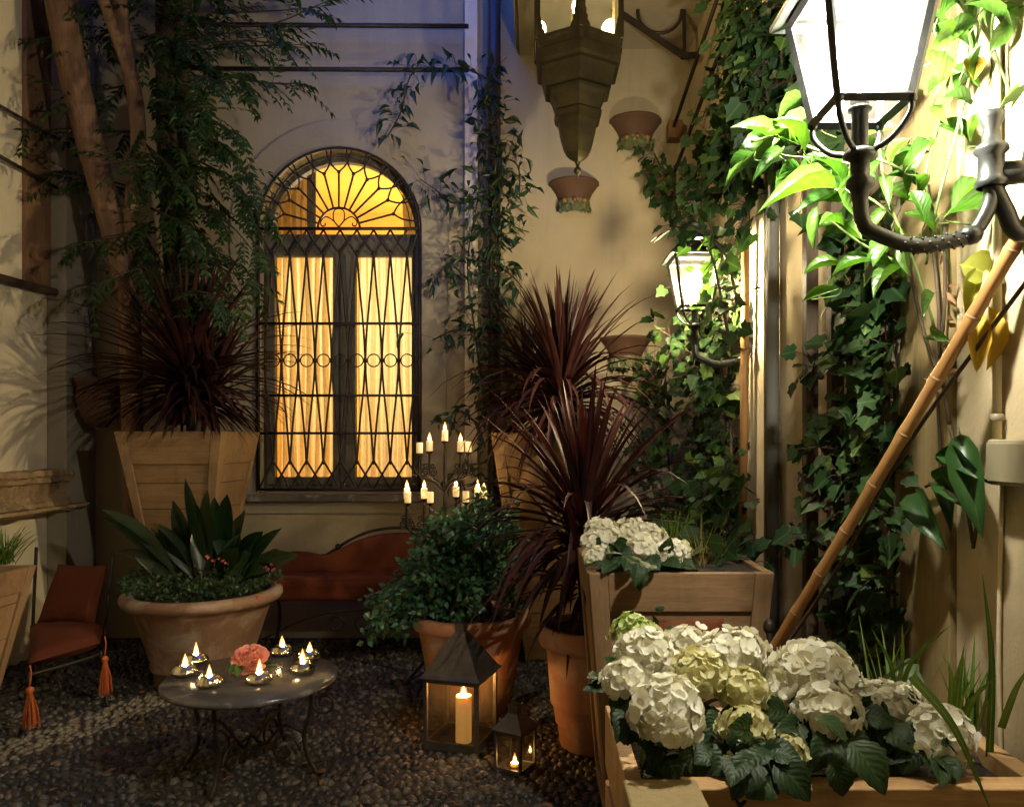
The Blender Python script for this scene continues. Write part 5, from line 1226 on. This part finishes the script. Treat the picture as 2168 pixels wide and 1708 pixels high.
for a, b, w in LV:
    d0 = (1.74 if a[0] > 1900 else 1.95) + U(-.03, .12); p = LP(a[0], a[1], d0); q = LP(b[0], b[1], d0 + U(-.1, .06)); L = np.linalg.norm(q - p)
    leaf(m, T_BROAD, p, q - p + np.array((0, 0, .08 * L)), np.array((-.25, -.75, .6)) + rv(.3), L, w * d0 / F * .55)
    tube(st, crv([p + rv(.03) + np.array((.02, .04, -.01)), p + np.array((.0, .015, -.015)), p], 4), .0016, 4, False)
for c in vs:
    for p, tg, x in along(crv(c, 6), 5):
        leaf(m, T_BROAD, p + rv(.02), rv(.7) + np.array((-.4, -.3, -.2)), np.array((-.3, -.6, .6)) + rv(.3), U(.08, .13), U(.014, .02))
st.build('vine_stem', STEMG, bl); m.build('glossy_leaves', BIGL, bl)
m = MB()
for a, b, w in (((2030, 560), (2095, 580), 70), ((2080, 560), (2050, 650), 46)): 
    p, q = LP(*a, 1.80), LP(*b, 1.78); leaf(m, T_BROAD, p, q - p, np.array((-.3, -.9, .2)), np.linalg.norm(q - p) * 1.1, w * 1.8 / F * .55)
m.build('fading_leaves', YELG, bl)
m = MB()
for a, b, w in (((2070, 650), (2070, 785), 40), ((2092, 640), (2098, 780), 36), ((2050, 120), (2065, 165), 40)): 
    p, q = LP(*a, 1.79), LP(*b, 1.77); leaf(m, T_BROAD, p, q - p, np.array((-.3, -.9, .1)) + rv(.2), np.linalg.norm(q - p), w * 1.8 / F * .55)
m.build('yellow_leaves', YELL, bl)
lo = thing('hanging_vine', RW(2000, 900, .05), 'broad green leaves drooping beside the knotty pine board', 'climbing plant')
m = MB(); st = MB()
for a, b, w in (((2030, 905), (2075, 1125), 62), ((2040, 930), (1985, 985), 44), ((2030, 985), (1975, 1020), 46), ((1965, 1020), (2015, 1110), 40), ((1940, 1035), (1990, 1150), 62), ((2000, 1020), (2060, 1080), 34), ((2010, 960), (2075, 1010), 40)):
    p, q = RW(a[0], a[1], .07), RW(b[0], b[1], .10); leaf(m, T_BROAD, p, q - p, np.array((-.6, -.8, .1)) + rv(.15), np.linalg.norm(q - p), w * 1.9 / F * .5)
for c in ([(1960, 380), (1985, 620), (1990, 760), (2010, 900)], [(2010, 900), (2035, 1000), (2060, 1150)], [(2000, 480), (2000, 640), (1990, 760)], [(2070, 1100), (2060, 1160)], [(1912, 500), (1950, 680), (1985, 790)], [(1985, 830), (1990, 1000), (1960, 1030)]):
    tube(st, crv([RW(u, v, .06) for u, v in c], 5) if len(c) > 2 else [RW(u, v, .06) for u, v in c], .0045, 6)
st.build('vine_stem', BARKD, lo); m.build('drooping_leaves', leafmat('deep green broad leaf', (.018, .065, .014), (.035, .09, .02), .4, .25), lo)
m = MB()
for i in range(14):
    p = RW(2003 + U(-10, 10), U(480, 800), .06); leaf(m, T_SMALL, p, rv(.6) + np.array((0, -.2, -.5)), rv(), U(.03, .05), .008)
m.build('dry_leaves', DEADL, lo)

# --- bamboo cane
a, b = P(2200, 430, 1.62), P(1622, 1398, 2.32)
m = MB(); pts = []; rad_ = []; nn_ = 9
for i in range(nn_ * 6 + 1):
    t_ = i / (nn_ * 6); pts.append(a + (b - a) * t_ + np.array((0, 0, -.012 * math.sin(math.pi * t_))))
    f = (t_ * nn_ + .35) % 1; rad_.append(.0155 * (1.13 if min(f, 1 - f) < .05 else (1.0 + .02 * math.cos(f * 6.28))))
tube(m, pts, rad_, 14); bc_ = tag(m.build('bamboo_cane', BAMBOO), 'long bamboo cane leaning diagonally across the right wall', 'bamboo cane')
NODEM = surf('bamboo node ring', (.22, .13, .06), (.3, .18, .08), 10, .6)
for i in range(nn_ + 1):
    t_ = (i + .65) / nn_
    if t_ > 1: continue
    p = a + (b - a) * t_ + np.array((0, 0, -.012 * math.sin(math.pi * t_))); dd = norm(b - a); m = MB(); tube(m, [p - dd * .006, p, p + dd * .005], [.0165, .0182, .0165], 14); m.build('cane_node', NODEM, bc_)
m = MB(); tube(m, crv([a + np.array((.03, .02, -.10)), a * .6 + b * .4 + np.array((.02, .02, -.035)), a * .3 + b * .7 + np.array((.03, .02, -.04)), b + np.array((.04, .02, .0))], 8), .005, 6); tag(m.build('dry_runner', BARKD), 'thin dry vine runner trailing below the bamboo cane', 'vine')

# --- hydrangeas
def hyd_head(parent, c, r, mat=HYDP, nf=None, small=False, squash=.88):
    m = MB(); c = np.array(c); ph_ = [U(0, 6.28) for _ in range(3)]; nf = nf or int(95 * (r / .07) ** 1.2); fr_ = r * (.20 if small else .30) * (.07 / r) ** .35
    for i in range(nf):
        z = 1 - 1.62 * (i + .5) / nf; a = i * 2.39996 + rnd.gauss(0, .1); q = math.sqrt(max(0, 1 - z * z))
        n_ = norm(np.array((q * math.cos(a), q * math.sin(a), z)) + rv(.10)); lump = 1 + .09 * math.sin(2 * a + ph_[0] + 2 * z) + .07 * math.sin(3 * a + ph_[1] - 3 * z) + .05 * math.sin(5 * z + ph_[2]); p = c + n_ * np.array((1, 1, squash)) * r * U(.82, 1.06) * lump
        e1 = norm(np.cross(n_, rv())); e2 = np.cross(n_, e1); sp_ = U(.62, 1.2)
        for k_ in range(4):
            b = k_ * math.pi / 2 + U(-.15, .15); d = e1 * math.cos(b) + e2 * math.sin(b) + n_ * U(-.1, .5)
            leaf(m, T_PETAL, p, d, n_, fr_ * sp_ * U(.9, 1.1), fr_ * sp_ * U(.95, 1.2))
    lathe(m, c, [(max(.001, r * .8 * math.sin(math.pi * i / 6)), -r * .8 * squash * math.cos(math.pi * i / 6)) for i in range(7)], 10)
    return m.build('flower_head', mat, parent)
def hydrangea(base, label, heads, leaves):
    t = thing('hydrangea', base, label, 'hydrangea', 'hydrangeas'); st = MB(); lm = MB()
    for (u, v, rp, d, mt) in heads:
        c = P(u, v, d); hyd_head(t, c, rp * d / F * .97, mt, small=(mt is HYDG))
        tube(st, crv([np.array(base) + np.array((U(-.03, .03), U(-.02, .02), -.03)), (np.array(base) + c) / 2 + np.array((0, .03, .02)), c], 5), .004, 6)
    for (a, b, w, d) in leaves:
        p, q = P(a[0], a[1], d), P(b[0], b[1], d - U(.02, .07)); L = np.linalg.norm(q - p)
        leaf(lm, T_HYD, p, q - p + np.array((0, -.02, .10 * L)), np.array((U(-.2, .2), -.7, .7)) + rv(.2), L * .92, w * d / F * .42)
        for k_ in range(2):
            o_ = np.array((U(-.05, .05), U(.0, .06), U(-.04, .03))); leaf(lm, T_HYD, p + o_, q - p + rv(.04), np.array((U(-.4, .4), -.6, .7)) + rv(.3), L * U(.6, .85), w * d / F * .36)
    st.build('stem', STEMG, t); lm.build('hydrangea_leaves', HYDL, t); return t
hydrangea((.26, 1.72, .70), 'hydrangea with the biggest cluster of cream blooms, at the left end of the box',
    [(1340, 1343, 48, 1.86, HYDG), (1366, 1388, 62, 1.76, HYDP), (1322, 1440, 46, 1.66, HYDP), (1411, 1506, 78, 1.56, HYDP), (1456, 1368, 46, 1.86, HYDP), (1552, 1390, 66, 1.82, HYDP), (1480, 1430, 58, 1.70, HYDY), (1425, 1425, 50, 1.78, HYDP), (1578, 1462, 48, 1.66, HYDY), (1510, 1400, 48, 1.78, HYDP)],
    [((1330, 1470), (1290, 1440), 60, 1.7), ((1330, 1500), (1300, 1580), 60, 1.62), ((1340, 1540), (1390, 1600), 80, 1.56), ((1400, 1580), (1370, 1630), 60, 1.6), ((1450, 1560), (1530, 1600), 90, 1.6), ((1470, 1580), (1480, 1660), 90, 1.58), ((1410, 1600), (1440, 1660), 80, 1.58), ((1300, 1420), (1280, 1380), 40, 1.75), ((1400, 1340), (1440, 1325), 36, 1.9), ((1385, 1320), (1395, 1310), 40, 1.92), ((1520, 1520), (1600, 1540), 80, 1.66), ((1330, 1480), (1285, 1540), 50, 1.64), ((1500, 1540), (1450, 1620), 80, 1.62)])
hydrangea((.50, 1.70, .70), 'hydrangea with small yellowish blooms hanging over the front board',
    [(1576, 1540, 48, 1.56, HYDY), (1566, 1592, 22, 1.54, HYDY), (1667, 1592, 41, 1.53, HYDY), (1655, 1475, 38, 1.70, HYDP), (1720, 1440, 90, 1.74, HYDP), (1746, 1512, 68, 1.60, HYDP)],
    [((1620, 1560), (1590, 1660), 80, 1.52), ((1640, 1610), (1720, 1700), 100, 1.47), ((1600, 1600), (1540, 1700), 90, 1.47), ((1560, 1590), (1500, 1640), 90, 1.55), ((1690, 1530), (1640, 1620), 80, 1.58), ((1760, 1560), (1710, 1640), 80, 1.56), ((1770, 1560), (1850, 1630), 110, 1.55), ((1800, 1570), (1880, 1690), 110, 1.46), ((1700, 1480), (1660, 1540), 70, 1.68), ((1630, 1640), (1570, 1690), 90, 1.46), ((1610, 1580), (1560, 1640), 90, 1.5)])
hydrangea((.78, 1.72, .70), 'hydrangea with two cream blooms at the right part of the box',
    [(1870, 1502, 62, 1.68, HYDP), (1990, 1560, 66, 1.56, HYDP), (1838, 1478, 40, 1.74, HYDP), (1915, 1478, 34, 1.75, HYDP)],
    [((1880, 1540), (1950, 1600), 90, 1.58), ((1900, 1520), (1860, 1600), 90, 1.6), ((1940, 1570), (1900, 1640), 80, 1.55), ((1990, 1600), (2035, 1660), 60, 1.5), ((1985, 1610), (1990, 1670), 60, 1.49), ((1860, 1560), (1800, 1600), 90, 1.6), ((1930, 1520), (1975, 1540), 50, 1.62), ((1830, 1540), (1780, 1580), 80, 1.62)])
hydrangea((.38, 2.90, .90), 'white hydrangea in the short tapered planter, five tight heads',
    [(1272, 1128, 34, 2.86, HYDP), (1335, 1130, 34, 2.9, HYDP), (1375, 1142, 34, 2.88, HYDP), (1265, 1180, 30, 2.72, HYDP), (1362, 1160, 34, 2.74, HYDP), (1418, 1174, 36, 2.72, HYDP), (1318, 1162, 22, 2.76, HYDY), (1445, 1160, 18, 2.8, HYDY), (1290, 1145, 30, 2.8, HYDP), (1255, 1150, 24, 2.8, HYDP)],
    [((1330, 1180), (1290, 1210), 50, 2.68), ((1350, 1190), (1345, 1248), 50, 2.55), ((1370, 1180), (1400, 1210), 50, 2.66), ((1310, 1160), (1335, 1195), 46, 2.7), ((1400, 1190), (1450, 1200), 46, 2.68), ((1300, 1190), (1270, 1215), 46, 2.66), ((1290, 1160), (1330, 1175), 46, 2.72), ((1380, 1195), (1350, 1215), 50, 2.62), ((1430, 1190), (1480, 1205), 40, 2.7)])
# --- grasses
def grass(base, n, L, spread, label, mat=GRASS, W=.008, specific=(), name='grass_tuft', droop=1.2):
    t = thing(name, base, label, 'grass'); m = MB()
    for i in range(n):
        a = U(0, 6.28); d = np.array((math.cos(a) * spread, math.sin(a) * spread, 1)) + rv(.1)
        blade(m, np.array(base) + rv(.02) * (1, 1, 0), d, L * U(.5, 1.1), W * U(.6, 1.3), U(.4, 1.6) * droop, 7, .15)
    for (a, b, c, d0) in specific:
        pa, pb, pc = P(*a, d0), P(*b, d0 - .03), P(*c, d0 - .05); cc = crv([pa, pb, pc], 5); V = []; A = []
        for i, p in enumerate(cc):
            t_ = i / (len(cc) - 1); w = W * .8 * (1 - t_ ** 2) + .0006; s = norm(np.cross(norm(pc - pa), (0, 1, 0)))
            V += [p - s * w, p + s * w]; A += [(t_, -.5), (t_, .5)]
        m.add(V, [(2 * i, 2 * i + 1, 2 * i + 3, 2 * i + 2) for i in range(len(cc) - 1)], A)
    m.build('grass_blades', mat, t); return t
grass(P(1875, 1500, 1.88) * (1, 1, 0) + (0, 0, .70), 22, .26, .28, 'arching green grass tuft behind the middle hydrangea blooms', specific=[((1880, 1520), (1890, 1420), (1845, 1330), 1.85), ((1890, 1520), (1910, 1400), (1910, 1320), 1.85), ((1820, 1480), (1880, 1430), (1960, 1375), 1.86), ((1900, 1510), (1930, 1400), (2010, 1325), 1.86)])
grass(P(2040, 1520, 1.84) * (1, 1, 0) + (0, 0, .70), 20, .24, .3, 'green grass tuft at the right end of the box', specific=[((2010, 1540), (2015, 1450), (2008, 1400), 1.78), ((2020, 1545), (2030, 1450), (2040, 1370), 1.75), ((2035, 1545), (2060, 1480), (2110, 1430), 1.72), ((2095, 1600), (2100, 1400), (2080, 1215), 1.72), ((2120, 1540), (2150, 1460), (2180, 1410), 1.7), ((1930, 1430), (2020, 1540), (2100, 1720), 1.50)], W=.011)
grass(P(1418, 1195, 3.0) * (1, 1, 0) + (0, 0, .90), 60, .24, .25, 'upright green grass tuft behind the hydrangea in the short planter', W=.007, droop=.7)
grass(P(1490, 1205, 2.9) * (1, 1, 0) + (0, 0, .90), 30, .26, .5, 'dry wispy grass at the right of the short planter', mat=DRYG, W=.004)
grass(P(8, 1200, 3.75) * (1, 1, 0) + (0, 0, .80), 90, .26, .7, 'soft green grass spilling from the planter at the left edge', W=.007, droop=2.2)
m = MB()
for i in range(60):
    p = np.array((U(.4, .95), U(1.55, 1.95), .692 + U(0, .01))); leaf(m, T_SMALL, p, rv() * (1, 1, .2), np.array((0, 0, 1)) + rv(.3), U(.02, .05), U(.006, .014))
tag(m.build('fallen_leaves', DEADL), 'dry fallen leaves lying on the soil of the front box', 'leaves', kind='stuff')
m = MB()
for i in range(55):
    p = np.array((U(-2.6, .2), U(2.7, 4.6), .024 + U(0, .006))); leaf(m, T_SMALL, p, rv() * (1, 1, .1), np.array((0, 0, 1)) + rv(.25), U(.03, .06), U(.009, .016))
tag(m.build('fallen_leaves', DEADL), 'dry fallen leaves scattered over the pebble floor', 'leaves', kind='stuff')
